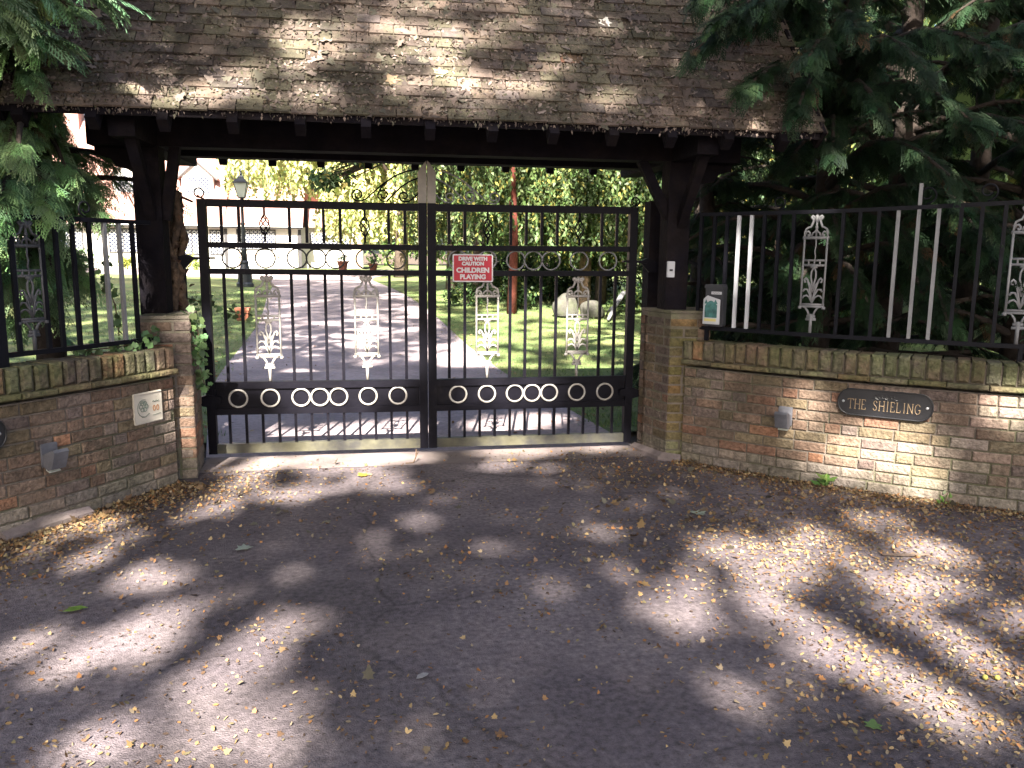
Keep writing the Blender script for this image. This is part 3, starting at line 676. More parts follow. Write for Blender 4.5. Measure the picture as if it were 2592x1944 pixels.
for sg in (-1, 1):
    mb = MB(); up = Vector((0, -sg*math.cos(R(52)), math.sin(R(52)))); nrm = Vector((0, sg*math.sin(R(52)), math.cos(R(52))))
    rows = int(L_SL/.098)
    for j in range(rows+1):
        x = RX0+(0 if j % 2 else -.08)
        while x < RX1:
            wd = .162; x0, x1 = max(x, RX0), min(x+wd, RX1)
            if x1-x0 > .02:
                tl = random.uniform(-.004, .007); sk = random.uniform(-.006, .006)
                col = np.array(random.choice(TPX))*random.uniform(.7, 1.3)
                cpos = Vector(((x0+x1)/2, sg*1.0, EZ))+up*(j*.098+.07+sk-.03)+nrm*(.012+tl)
                ax = (up*1-nrm*.10).normalized(); ny = Vector((1, 0, 0)).cross(ax).normalized()
                if sg < 0 and j == 6 and abs((x0+x1)/2-1.02) < .09: col = np.array((.22, .07, .045)); cpos -= nrm*.012
                mb.box(cpos, ((x1-x0)/2-.002, .085, .0065), (1, 0, 0), ax, ny, tuple(col))
            x += wd+.003
    mb.build('roof_tiles', M_tile, ly, colattr=True)
mb = MB(); x = RX0
while x < RX1:
    mb.tube([(x, 0, RZ-.02), (x+.29, 0, RZ-.02)], .11, 12, col=tuple(np.array(random.choice(TPX)))); x += .3
mb.build('ridge_tiles', M_tile, ly, colattr=True)
beam((RX0+.02, -1.0, EZ-.045), (RX1-.02, -1.0, EZ-.045), .012, .02, 'tilting_fillet')
for x in (RX0+.03, RX1-.03):
    for sg in (-1, 1): beam((x, sg*1.0, EZ-.07), (x, 0, RZ-.07), .015, .07, 'barge_board')
# ------------------------------------------------------------------ house and garden things
HY = 48.0
hs = empty('house', (-14, HY, .36), 'pale rendered house with clay tiled roof, dormers and lattice windows beyond the lawn', 'house')
def hbox(name, a, b, m, parent=None): mb = MB(); mb.bbox(a, b); return mb.build(name, m, parent or hs)
hbox('wall', (-27, HY, .2), (-5.3, HY+7, 3.12), M_white); hbox('wall', (-5.3, HY+2, .2), (-1.2, HY+7, 3.2), M_white)
mb = MB()
def slab(v, th=.12):
    v = [Vector(p) for p in v]; mb.add(v+[p-Vector((0, 0, th)) for p in v], [(0, 1, 2, 3), (7, 6, 5, 4), (0, 4, 5, 1), (1, 5, 6, 2), (2, 6, 7, 3), (3, 7, 4, 0)])
slab([(-27.4, HY-.45, 3.2), (-9.7, HY-.45, 3.2), (-9.7, HY+5.2, 10.0), (-27.4, HY+5.2, 10.0)])
slab([(-9.72, HY-.45, 3.2), (-4.9, HY-.45, 3.2), (-4.9, HY+2.4, 5.9), (-9.72, HY+2.4, 5.9)]); slab([(-4.9, HY+1.6, 3.3), (-.9, HY+1.6, 3.3), (-.9, HY+4.6, 5.9), (-4.9, HY+4.6, 5.9)])
slab([(-9.72, HY+2.4, 5.9), (-.9, HY+2.4, 5.9), (-.9, HY+6, 3.2), (-9.72, HY+6, 3.2)])
mb.add([(-9.7, HY-.4, 3.2), (-9.7, HY+5.2, 9.95), (-9.7, HY+10, 3.2)], [(0, 1, 2)])
mb.build('roof', M_hroof, hs)
hbox('fascia', (-27.4, HY-.5, 3.02), (-4.9, HY-.46, 3.2), M_trim); hbox('gutter', (-27.4, HY-.6, 3.12), (-4.9, HY-.5, 3.2), M_white)
def lattice(x0, x1, z0, z1, y, parent, cell=.24):
    mb = MB(); w, h = x1-x0, z1-z0
    for sg in (1, -1):
        k = -h
        while k < w+h:
            pts = []
            for zz in (0, h):
                pts.append((k+zz if sg > 0 else k-zz+h, zz))
            (a, za), (b, zb) = pts; lo, hi = (0, 1)
            dx = b-a
            ts = sorted([(0-a)/dx, (w-a)/dx]); t0, t1 = max(0, ts[0]), min(1, ts[1])
            if t1-t0 > .03:
                mb.tube([(x0+a+dx*t0, y, z0+h*t0), (x0+a+dx*t1, y, z0+h*t1)], .024, 4)
            k += cell
    return mb.build('lattice', M_lead, parent)
def window(x0, x1, z0, z1, y=HY, panes=2, frame=M_trim):
    mb = MB(); f = .07
    for a, b in (((x0-f, y-.06, z0-f), (x1+f, y+.02, z0)), ((x0-f, y-.06, z1), (x1+f, y+.02, z1+f)), ((x0-f, y-.06, z0), (x0, y+.02, z1)), ((x1, y-.06, z0), (x1+f, y+.02, z1))): mb.bbox(a, b)
    for k in range(1, panes):
        xm = x0+(x1-x0)*k/panes; mb.bbox((xm-.03, y-.055, z0), (xm+.03, y+.02, z1))
    fr = mb.build('window', frame, hs)
    mb = MB(); mb.bbox((x0, y-.02, z0), (x1, y-.005, z1)); mb.build('pane', M_glass, fr)
    lattice(x0, x1, z0, z1, y-.035, fr)
for a, b, z0, z1 in ((-12.3, -11.2, 1.4, 2.85), (-10.6, -9.9, 1.4, 2.85), (-8.97, -6.7, 1.75, 2.9), (-16.6, -14.2, 1.5, 2.85), (-20.5, -18.2, 1.5, 2.85)): window(a, b, z0, z1, panes=3 if b-a > 1.8 else 2)
window(-4.6, -2.0, 1.8, 2.75, HY+2, 3)
for x0, x1 in ((-5.25, -5.05), (-10.35+.55, -9.6)): hbox('timber_post', (x0, HY-.05, .3), (x1, HY-.02, 3.0), M_trim)
hbox('door', (-13.4, HY-.05, .4), (-12.55, HY-.02, 2.6), M_trim)
for cx in (-15.6, -11.5):      # dormers
    w = .95; y0 = HY+1.25
    d_ = hbox('dormer', (cx-w, y0, 4.7), (cx+w, y0+3.4, 6.35), M_white)
    mb = MB(); mb.add([(cx-w, y0+.01, 6.35), (cx+w, y0+.01, 6.35), (cx, y0+.01, 7.2)], [(0, 1, 2)]); mb.build('gable', M_white, d_)
    mb = MB()
    for s in (-1, 1):
        mb.prism([(0, 7.32), (s*1.25, 6.18), (s*1.25, 6.06), (0, 7.2)], (cx, y0-.12, 0), (1, 0, 0), (0, 0, 1), (0, 1, 0), 4.2)
    mb.build('dormer_roof', M_hroof, d_)
    mb = MB()
    for s in (-1, 1): mb.prism([(0, 7.26), (s*1.22, 6.14), (s*1.22, 6.02), (0, 7.14)], (cx, y0-.16, 0), (1, 0, 0), (0, 0, 1), (0, 1, 0), .03)
    mb.build('barge_board', M_trim, d_)
    window(cx-.72, cx+.72, 5.1, 6.22, y0-.01, 2, M_lead)
hbox('chimney', (-20.5, HY+4.6, 8.5), (-19.4, HY+5.8, 11.2), M_hroof)
hbox('garage_door', (-1.9, HY+1.93, .4), (-1.25, HY+1.98, 2.5), M_timber)

# lamp post
lx, ly_, lz = -4.45, 20.3, .5
t = empty('lamp_post', (lx, ly_, lz), 'black Victorian lamp post with a four-sided lantern on the lawn', 'lamp post')
mb = MB(); mb.lathe((lx, ly_, lz), [(.27, 0), (.27, .1), (.23, .14), (.21, .42), (.23, .46), (.17, .52), (.12, .7), (.14, .76), (.10, .82)], 16); mb.build('base', M_post, t, sm=False)
mb = MB(); mb.lathe((lx, ly_, lz), [(.10, .82), (.085, 1.1), (.095, 1.13), (.07, 1.2), (.055, 1.9), (.07, 1.95), (.05, 2.0), (.045, 2.5), (.07, 2.54), (.04, 2.6), (.06, 2.68), (.035, 2.74)], 14); mb.build('column', M_post, t, sm=True)
def frus(mb, z0, z1, a, b): mb.add([(lx+sx*q, ly_+sy*q, z) for z, q in ((z0, a), (z1, b)) for sx, sy in ((-1, -1), (1, -1), (1, 1), (-1, 1))], [(0, 1, 2, 3), (7, 6, 5, 4), (0, 4, 5, 1), (1, 5, 6, 2), (2, 6, 7, 3), (3, 7, 4, 0)])
mb = MB(); frus(mb, lz+2.76, lz+3.18, .095, .19); mb.build('lantern_glass', M_lglass, t)
mb = MB()
for sx, sy in ((-1, -1), (1, -1), (1, 1), (-1, 1)): mb.tube([(lx+sx*.1, ly_+sy*.1, lz+2.75), (lx+sx*.2, ly_+sy*.2, lz+3.2)], .014, 4)
frus(mb, lz+2.72, lz+2.76, .08, .11); frus(mb, lz+3.18, lz+3.22, .22, .22); frus(mb, lz+3.22, lz+3.36, .2, .08); frus(mb, lz+3.36, lz+3.42, .1, .06)
mb.lathe((lx, ly_, lz+3.42), [(.03, 0), (.05, .05), (.02, .1), (.035, .14), (.004, .24)], 10); mb.build('lantern_frame', M_post, t)

# planter, boulders, fallen branch, rail, pots
t = empty('planter', (-3.06, 10.6, gz(10.6)), 'square terracotta planter at the edge of the lawn by the drive', 'planter')
mb = MB(); z = gz(10.6)-.02; mb.add([(-3.06+sx*q, 10.6+sy*q, z+h) for h, q in ((0, .105), (.24, .125)) for sx, sy in ((-1, -1), (1, -1), (1, 1), (-1, 1))], [(0, 1, 2, 3), (0, 4, 5, 1), (1, 5, 6, 2), (2, 6, 7, 3), (3, 7, 4, 0), (7, 6, 5, 4)]); mb.build('pot_body', M_terra, t)
mb = MB(); mb.bbox((-3.06-.14, 10.46, z+.22), (-3.06+.14, 10.74, z+.27)); mb.build('pot_rim', M_terra, t)
def boulder(c, r, label, seed):
    import bmesh
    bm = bmesh.new(); bmesh.ops.create_icosphere(bm, subdivisions=4, radius=1); rr = random.Random(seed); ph = [rr.uniform(0, 6) for _ in range(6)]
    for v in bm.verts:
        p = v.co; k = 1+.10*math.sin(2.3*p.x+ph[0])+.09*math.sin(3.1*p.y+ph[1])+.07*math.sin(4*p.z+ph[2]+p.x*2)+.03*math.sin(9*p.x+ph[3])*math.sin(8*p.y+ph[4])
        v.co = Vector((p.x*r[0]*k, p.y*r[1]*k, max(p.z*r[2]*k, -r[2]*.4)))
    me = bpy.data.meshes.new('boulder'); bm.to_mesh(me); bm.free(); o = bpy.data.objects.new('boulder', me); COL.objects.link(o); me.materials.append(M_stone); o.location = c
    tag(o, label, 'boulder', 'boulders beside the lawn')
boulder((3.72, 11.0, gz(11)+.16), (.30, .26, .33), 'taller pale grey boulder on the lawn edge under the trees', 3)
boulder((4.32, 10.9, gz(11)+.1), (.30, .26, .26), 'lower darker boulder on the lawn edge under the trees', 8)
mb = MB(); mb.tube([(4.42, 10.0, gz(10)+.05), (4.7, 10.5, gz(10)+.28), (5.05, 11.2, gz(11)+.42), (5.5, 12.2, gz(12)+.5)], [.03, .05, .06, .07], 8)
mb.tube([(4.8, 10.7, gz(10)+.33), (4.7, 10.9, gz(11)+.15), (4.66, 11.0, gz(11))], [.03, .022, .015], 6); tag(mb.build('fallen_branch', M_greyp, sm=True), 'bare grey fallen branch leaning on the lawn edge behind the right gate leaf', 'branch')
t = empty('garden_rail', (-7.3, 44, .5), 'low horizontal timber rail on posts in front of the house', 'garden rail')
mb = MB(); mb.bbox((-8.4, 43.96, 1.28), (-6.0, 44.04, 1.42)); mb.build('rail', M_timber, t)
for x in (-8.3, -6.05): mb = MB(); mb.bbox((x-.06, 44.05, .45), (x+.06, 44.15, 1.6)); mb.build('post', M_timber, t)
proto = None
for k, (x, y, q, lb) in enumerate(((-2.2, 41, 1., 'terracotta flower pot in the sun left of the willow trunk'), (-.5, 39.5, .8, 'small terracotta flower pot closest to the willow trunk'))):
    t = empty('flower_pot', (x, y, gz(y)), lb, 'flower pot', 'flower pots by the willow')
    mb = MB(); mb.lathe((x, y, gz(y)), [(.2*q, 0), (.3*q, .5*q), (.34*q, .5*q), (.34*q, .6*q)], 14); mb.build('pot', M_terra, t)
    n = 160; P0 = np.array((x, y, gz(y)+.75*q))+RNG.normal(0, .16*q, (n, 3)); F = rotz_frames(n, .8)*.13
    stamp('plant', [(0, 0, 0), (.5, .3, 0), (1, 0, 0), (.5, -.3, 0)], [(0, 1, 2, 3)], F, P0, M_leaf, t, np.array((.12, .2, .06))*RNG.uniform(.6, 1.5, (n, 1)))

# ------------------------------------------------------------------ plants
LEAF = ([(0, 0, 0), (.35, .27, .04), (1, 0, -.06), (.35, -.27, .04)], [(0, 1, 2, 3)])
def spray_template():
    vs, fs = [], []
    def blade(p, q, w):
        p = np.array(p); q = np.array(q); dd = q-p; s = np.array((-dd[1], dd[0], 0)); s = s/np.linalg.norm(s)*w; m = p*.55+q*.45
        b = len(vs); vs.extend([p, m+s, q, m-s]); fs.append((b, b+1, b+2, b+3))
    bend = lambda x, y: -.38*x*x-.22*abs(y)
    P = lambda x, y: (x, y, bend(x, y))
    for k in range(5): blade(P(k*.2, 0), P(k*.2+.22, 0), .016)
    for k in range(11):
        t = .05+.088*k; L = .40*(1-t*.72)+.03; s = 1 if k % 2 else -1
        for ss in (s, -s) if k % 3 else (s,):
            ex, ey = t+L*.78, ss*L*.66
            blade(P(t, 0), P(ex, ey), .019)
            for u, a in ((.4, 1), (.6, -1), (.82, 1)):
                bx, by = t+(ex-t)*u, ey*u; l2 = L*.42*(1.1-u*.5)
                blade(P(bx, by), P(bx+l2*(.96 if a > 0 else .55), by+ss*l2*(-.1 if a > 0 else .85)), .016)
    return vs, fs
SPV, SPF = spray_template()
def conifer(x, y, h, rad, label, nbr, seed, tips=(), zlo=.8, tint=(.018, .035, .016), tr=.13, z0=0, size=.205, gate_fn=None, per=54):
    g = np.random.default_rng(seed)
    t = empty('conifer_tree', (x, y, z0), label, 'conifer', 'conifers behind the boundary walls')
    mb = MB(); mb.tube([(x, y, z0-.1), (x+.03, y, z0+h*.3), (x-.02, y+.02, z0+h*.6), (x, y, z0+h)], [tr, tr*.8, tr*.5, .02], 10)
    brs = []
    for k in range(nbr):
        q = (k+.5)/nbr; z = zlo+(h-zlo)*q**1.15; az = k*2.399+g.uniform(-.3, .3); L = rad*(1-(z/h)**1.6)*g.uniform(.7, 1.1)+.15
        brs.append((np.array((x, y, z)), np.array((x+L*math.cos(az), y+L*math.sin(az), z+L*g.uniform(-.25, .12)))))
    for tp in tips:
        tp = np.array(tp, float); brs.append((np.array((x, y, tp[2]+g.uniform(.0, .3))), tp))
    if gate_fn is not None: brs = [(a, b) for a, b in brs if gate_fn((.75*b+.25*a)[None])[0]]
    Ms, Ts, Cs = [], [], []
    for a, b in brs:
        L = np.linalg.norm(b-a); n = max(int(per*L/1.2), 6); up = .14*L
        f = lambda tt: a+(b-a)*tt[:, None]+np.stack([tt*0, tt*0, up*np.sin(np.pi*tt)], 1)
        tt = np.linspace(0, 1, 6); pp = f(tt); mb.tube([tuple(p) for p in pp], [.03*(1-v*.8)*min(L, 1.5)/1.2+.004 for v in tt], 5)
        tt = g.uniform(.12, 1.02, n)**.8; pos = f(tt); dr = (b-a)/L
        side = np.array((-dr[1], dr[0], 0)); sgn = g.choice([-1, 1], n)*g.uniform(.1, 1., n)*(1.15-tt*.7)
        ax = dr[None]*(.55+.5*tt[:, None])+side[None]*sgn[:, None]+np.stack([0*tt, 0*tt, g.uniform(-.65, .12, n)], 1)
        F = frames_dir(ax, np.array((0, 0, 1.))+g.normal(0, .28, (n, 3)))*(g.uniform(.7, 1.25, n)*size)[:, None, None]
        if gate_fn is not None: kk = gate_fn(pos); pos, F, tt = pos[kk], F[kk], tt[kk]; n = len(pos)
        c = np.array(tint)[None]*g.uniform(.55, 1.5, (n, 1))*(np.array((1, 1, 1))+g.normal(0, .1, (n, 3)))
        br = g.random(n) < .02; c[br] = np.array((.06, .035, .018))
        Ms.append(F); Ts.append(pos); Cs.append(c)
    mb.build('trunk', M_cbark, t, sm=True)
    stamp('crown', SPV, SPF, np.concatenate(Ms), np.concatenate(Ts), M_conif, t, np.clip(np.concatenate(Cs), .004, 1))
    return t
OUT = lambda p: (p[:, 0] > .323*(p[:, 1]+6.5)-.15) | (p[:, 2] > 3.2)
RT = [(1.69, -1.15, 2.95), (1.85, -1.2, 3.15), (2.04, -1.2, 2.72), (2.36, -1.3, 2.57), (2.43, -1.3, 2.92), (2.69, -1.4, 3.08), (3.07, -1.6, 2.8), (2.1, -1.2, 3.25), (3.27, -1.8, 2.46), (2.9, -1.4, 2.57), (2.76, -1.1, 2.34), (3.4, -1.9, 2.83), (3.3, -1.6, 2.15), (2.79, -.4, 2.31), (3.59, -1.7, 1.85), (1.75, -1.1, 3.3), (2.3, -1.3, 3.4), (2.9, -1.5, 3.5)]
conifer(3.72, .62, 9, 1.75, 'dark conifer whose sprays overhang the right end of the tiled roof', 60, 1, RT+[(2.75, -.5, 1.5), (3.0, -.85, 1.75), (3.2, -1., 1.25), (2.9, -.7, 1.15), (3.45, -1.25, 1.6)], zlo=.4, per=70)
conifer(4.55, .75, 9.5, 1.8, 'dark conifer with a straight trunk behind the white-barred railing, second from the post', 60, 2, [(3.7, -1.5, 1.7), (3.6, -1.35, 1.15), (3.9, -1.9, 2.3), (4.1, -2.1, 2.9), (3.7, -1.8, 1.5), (4.2, -2., 1.35), (3.95, -1.75, 1.2)], zlo=.4, per=66)
conifer(5.6, .3, 9, 1.8, 'dark conifer behind the railing at the right edge of the photo', 56, 3, [(4.6, -2.2, 2.2), (4.7, -2.4, 3.0), (4.4, -2.1, 1.3)], zlo=.4, per=66)
conifer(6.9, -.5, 9, 1.8, 'conifer beyond the right edge behind the end of the wall', 44, 4, zlo=.9)
conifer(2.95, 1.5, 4.2, .95, 'small conifer close behind the letter box', 44, 5, zlo=.4, size=.24, gate_fn=OUT)
conifer(3.5, 3.0, 9, 1.7, 'conifer in the second row, behind the gap beside the right post', 64, 6, zlo=.3, gate_fn=OUT)
conifer(5.2, 3.1, 10, 2., 'tall conifer in the second row, right of the white railing bars', 66, 7, zlo=.3)
conifer(6.3, 1.9, 9, 1.8, 'conifer in the second row near the right edge of the photo', 54, 13, zlo=.5, per=44)
conifer(8.6, .6, 9, 1.9, 'conifer beyond the right edge, behind the second row', 46, 14, zlo=.5, per=22)
conifer(7.4, 2.3, 10, 2., 'tall conifer at the back right, its top out of the photo', 64, 8, zlo=.3)
LT = [(-2.2, -.6, 1.86), (-2.28, -.5, 2.03), (-2.35, -1.15, 2.85), (-2.4, -1.1, 2.62), (-2.32, -1.2, 1.88), (-2.33, -.7, 1.43), (-2.53, -1., 1.47), (-2.29, -1., 2.2), (-2.3, -1.4, 2.5), (-2.28, -1.4, 2.77), (-2.2, -1.3, 3.05), (-2.34, -1.5, 2.14), (-2.4, -.3, 1.9), (-2.45, -1.6, 1.81), (-2.55, -.9, 2.3), (-2.4, -1.1, 3.2), (-2.3, -1.0, 3.15), (-2.45, -.85, 1.5), (-2.6, -1.1, 1.42), (-2.8, -1.4, 1.55), (-2.95, -1.6, 1.35), (-2.42, -1.0, 2.0), (-2.5, -1.2, 2.2), (-2.6, -1.4, 2.05), (-2.42, -1.1, 2.55), (-2.5, -1.3, 2.75), (-2.6, -1.5, 2.6), (-2.7, -1.6, 2.9), (-2.55, -1.5, 3.3), (-2.4, -.9, 1.75), (-2.7, -1.5, 1.8), (-2.35, -.75, 2.12), (-2.3, -.85, 2.25), (-2.45, -.9, 2.42), (-2.5, -1.0, 1.95), (-2.6, -1.2, 1.65), (-2.75, -1.3, 2.3), (-2.85, -1.5, 2.1), (-2.5, -.8, 1.25), (-2.62, -1.0, 1.22)]
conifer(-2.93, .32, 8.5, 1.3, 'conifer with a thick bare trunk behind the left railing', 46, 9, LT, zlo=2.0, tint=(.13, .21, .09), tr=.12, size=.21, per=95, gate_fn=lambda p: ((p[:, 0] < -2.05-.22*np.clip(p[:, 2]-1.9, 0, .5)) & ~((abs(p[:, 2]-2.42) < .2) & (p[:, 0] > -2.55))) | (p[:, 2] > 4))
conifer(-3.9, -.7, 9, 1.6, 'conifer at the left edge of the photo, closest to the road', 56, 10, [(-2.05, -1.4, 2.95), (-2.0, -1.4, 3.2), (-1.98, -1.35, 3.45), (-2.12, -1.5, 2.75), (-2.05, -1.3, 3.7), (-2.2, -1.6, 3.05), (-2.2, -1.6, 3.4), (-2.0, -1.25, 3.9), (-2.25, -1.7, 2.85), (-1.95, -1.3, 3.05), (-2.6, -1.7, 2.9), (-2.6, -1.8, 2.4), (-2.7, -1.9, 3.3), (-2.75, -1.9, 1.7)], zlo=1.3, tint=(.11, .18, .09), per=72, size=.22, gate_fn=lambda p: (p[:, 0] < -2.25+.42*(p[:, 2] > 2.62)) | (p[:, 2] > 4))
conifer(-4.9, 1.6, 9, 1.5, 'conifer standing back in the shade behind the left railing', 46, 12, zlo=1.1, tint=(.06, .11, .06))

def blob_leaves(g, blobs, size, n_per, flat=.5):
    Ts, Ms = [], []
    for (cx, cy, cz, rx, ry, rz) in blobs:
        n = int(n_per*rx*ry*rz)+20
        u = g.normal(0, 1, (n, 3)); u /= np.linalg.norm(u, axis=1)[:, None]; u *= (g.random(n)**.45)[:, None]
        Ts.append(np.array((cx, cy, cz))+u*np.array((rx, ry, rz)))
        a = g.normal(0, 1, (n, 3)); a[:, 2] -= .4; up = g.normal(0, flat, (n, 3)); up[:, 2] += 1
        Ms.append(frames_dir(a, up)*(g.uniform(.6, 1.3, n)*size)[:, None, None])
    return np.concatenate(Ms), np.concatenate(Ts)
def tints(g, n, base, var=.45, alt=None, p=.1):
    c = np.array(base)[None]*g.uniform(1-var, 1+var, (n, 1))*(1+g.normal(0, .08, (n, 3)))
    if alt is not None: k = g.random(n) < p; c[k] = np.array(alt)[None]*g.uniform(.7, 1.2, (k.sum(), 1))
    return np.clip(c, .004, 1)
def clumps(g, c, r, n, cr):
    out = []
    for _ in range(n):
        u = g.normal(0, 1, 3); u /= np.linalg.norm(u); u *= g.random()**.4
        q = cr*g.uniform(.6, 1.3); out.append((c[0]+u[0]*r[0], c[1]+u[1]*r[1], c[2]+u[2]*r[2], q, q, q*.75))
    return out
def leafy_tree(x, y, z0, label, trunk, blobs, size, n_per, base, seed, group='trees behind the gates', alt=None, p=.1, tm=M_bark, name='leafy_tree', cat='tree'):
    g = np.random.default_rng(seed); t = empty(name, (x, y, z0), label, cat, group)
    mb = MB(); h, r = trunk
    mb.tube([(x, y, z0-.1), (x+.06, y, z0+h*.35), (x-.04, y, z0+h*.7), (x, y, z0+h)], [r*1.15, r, r*.85, r*.5], 10)
    for k, b in enumerate(blobs[:9]): mb.tube([(x, y, z0+h*(.55+.05*k)), ((x+b[0])/2, (y+b[1])/2, (z0+h*.7+b[2])/2+.1), b[:3]], [r*.4, r*.25, .01], 6)
    mb.build('trunk', tm, t, sm=True)
    M, T = blob_leaves(g, blobs, size, n_per)
    stamp('crown', *LEAF, M, T, M_leaf, t, tints(g, len(T), base, .5, alt, p)); return t
def strands(g, tops, lens, step, size, drift=.12):
    Ts, Ms = [], []
    for (x, y, z), L in zip(tops, lens):
        n = max(int(L/step), 3); k = np.arange(n); dx, dy = g.normal(0, drift, 2)
        p = np.stack([x+dx*k*step+.02*np.sin(k*.7+x), y+dy*k*step+.02*np.cos(k*.6), z-k*step], 1)
        for _ in (0, 1):
            a = g.normal(0, .6, (n, 3)); a[:, 2] -= 1.0; up = g.normal(0, 1, (n, 3))
            Ms.append(frames_dir(a, up)*(g.uniform(.7, 1.3, n)*size)[:, None, None]); Ts.append(p)
    return np.concatenate(Ms), np.concatenate(Ts)
def weeping(x, y, z0, label, h, r, c, rad, n, zt, L, size, step, base, seed, alt=None, p=.1, tm=M_bark, lmin=None, group='trees behind the gates', name='weeping_tree', bot=None):
    g = np.random.default_rng(seed); t = empty(name, (x, y, z0), label, 'tree', group)
    mb = MB(); mb.tube([(x, y, z0-.1), (x+.05, y, z0+h*.3), (x-.03, y, z0+h*.65), (x+.05, y, z0+h)], [r*1.3, r, r*.9, r*.6], 12)
    for k in range(7):
        a = k*.9+seed; mb.tube([(x, y, z0+h*(.6+.05*k)), (x+(c[0]-x)*.5+math.cos(a)*rad[0]*.35, y+math.sin(a)*rad[1]*.35, z0+h*1.1), (c[0]+math.cos(a)*rad[0]*.75, c[1]+math.sin(a)*rad[1]*.75, zt[1]-.3)], [r*.45, r*.25, .02], 6)
    mb.build('trunk', tm, t, sm=True)
    a = g.uniform(0, 2*np.pi, n); q = np.sqrt(g.random(n)); tops = np.stack([c[0]+q*np.cos(a)*rad[0], c[1]+q*np.sin(a)*rad[1], g.uniform(zt[0], zt[1], n)], 1)
    lens = g.uniform(L[0], L[1], n); lens = np.minimum(lens, tops[:, 2]-z0-(lmin if lmin is not None else .3)-g.uniform(0, .8, n)); 
    if bot: lens = np.minimum(lens, tops[:, 2]-np.array([bot(q) for q in tops[:, 0]]))
    kk = lens > .2
    M, T = strands(g, tops[kk], lens[kk], step, size)
    stamp('crown', *LEAF, M, T, M_leaf, t, tints(g, len(T), base, .55, alt, p)); return t
# trees to the right of the drive
g_w = np.random.default_rng(77)
YG = (.30, .27, .07)
weeping(2.62, 11.6, .3, 'slim tree with a red-brown trunk right of the drive', 5.2, .09, (2.9, 12.4), (1.5, 1.5), 230, (3.4, 6.5), (1.5, 4.6), .11, .052, (.085, .13, .045), 21, YG, .12, M_redbark, 1.2)
weeping(4.6, 12.8, .32, 'tree with a trunk coloured as yellow-lit behind the two boulders', 6, .13, (4.6, 13.2), (2.2, 1.6), 520, (3.2, 7.5), (1.5, 5.), .11, .052, (.075, .115, .04), 22, YG, .1, M_stem, .9)  # lighter bark carries the yellow light on this trunk
weeping(5.3, 13.8, .35, 'tree with a brown trunk right of the boulders', 6, .12, (6.2, 13.4), (2.3, 1.6), 520, (3., 7.5), (1.5, 5.), .11, .052, (.062, .10, .034), 23, YG, .08, M_bark, .8)
weeping(8.3, 10.5, .25, 'tree standing behind the right front post', 6, .14, (8.3, 10.5), (2.4, 2.2), 460, (2.6, 7.5), (1., 4.), .11, .055, (.042, .072, .025), 24, YG, .08, M_bark, .5)
weeping(1.9, 18.5, .5, 'bushy tree filling the view behind the spikes of the gates', 6, .15, (2.6, 19), (2.0, 1.8), 420, (3.4, 8.), (1.2, 4.), .13, .066, (.13, .175, .06), 25, YG, .16, M_bark, .7)
weeping(6.3, 19.5, .5, 'broad green tree far back to the right of the drive', 7, .18, (6.5, 19.5), (3.2, 2.2), 520, (3., 9.), (1.5, 5.), .15, .08, (.10, .14, .05), 26, YG, .12, M_bark, .5)
weeping(11., 15.5, .4, 'broad tree seen past the right post through the conifers', 7, .2, (11, 15.5), (3.5, 3.), 560, (2.5, 9.), (1.5, 5.), .18, .1, (.08, .12, .04), 27, YG, .12, M_bark, .4)
weeping(15., 9., .3, 'broad tree seen far right through the conifers', 7, .2, (15, 9), (3.5, 3.), 460, (2.5, 9.), (1.5, 5.), .18, .1, (.08, .12, .04), 28, YG, .12, M_bark, .4)
weeping(.75, 30.6, .5, 'great weeping willow with yellow-green curtains in front of the house', 6.5, .27, (-1.2, 33), (5.9, 5.), 900, (4.5, 12.), (2., 7.5), .24, .13, (.34, .38, .14), 29, (.5, .44, .2), .25, M_bark, 1.4, name='willow_tree', bot=lambda q: 1.9 if q > -2.6 else 4.4+g_w.uniform(-.6, .8))
g_ = np.random.default_rng(31)
oakb = clumps(g_, (-1.3, 14, 3.35), (.55, .4, .25), 10, .28)+clumps(g_, (-.75, 14, 3.95), (.6, .5, .3), 12, .34)+clumps(g_, (0.1, 14, 4.9), (1.4, 1.2, .6), 16, .5)+clumps(g_, (1.4, 14.6, 5.9), (1.8, 1.5, .8), 20, .6)
leafy_tree(2.35, 15.6, .42, 'oak whose dark bough hangs before the bright willow', (6.5, .14), oakb, .17, 900, (.055, .095, .035), 31, alt=(.25, .2, .05), p=.06)
# undergrowth right of the drive
for k, (x, y, s, lb) in enumerate(((7., 12.6, 1.25, 'large dark bush filling the gap behind the right gate stile'), (3.7, 16.2, 1.2, 'large dark bush behind the yellow-lit trunk'), (6., 16.5, 1.3, 'large dark bush far back between the brown trunks'), (9.6, 13., 1.3, 'large dark bush behind the right front post'), (4.9, 14.9, 1., 'leafy bush between the two brown trunks'), (2.9, 15., .95, 'leafy bush behind the red-brown trunk'), (1.75, 13.2, .5, 'low bush at the drive edge, left of the red-brown trunk'), (3.0, 12.6, .55, 'bush with narrow leaves just left of the tall boulder'), (2.1, 16.5, .7, 'rounded bush further up the right edge of the drive'), (5.4, 11.6, .5, 'dark bush behind the fallen branch'), (6.6, 10.2, .7, 'dark bush at the lawn edge behind the right gate stile'), (4.1, 14.6, .7, 'dark bush between the two big trunks'), (8.2, 7.2, .9, 'dark bush behind the brick pier'))):
    g = np.random.default_rng(60+k); leafy_tree(x, y, gz(y), lb, (s*.9, .03), clumps(g, (x, y, gz(y)+s*.65), (s*.8, s*.7, s*.55), int(14+8*s), s*.4), .10, 2600/s, (.036, .068, .022), 60+k, 'bushes under the trees', (.16, .2, .06), .1, name='bush', cat='bush')
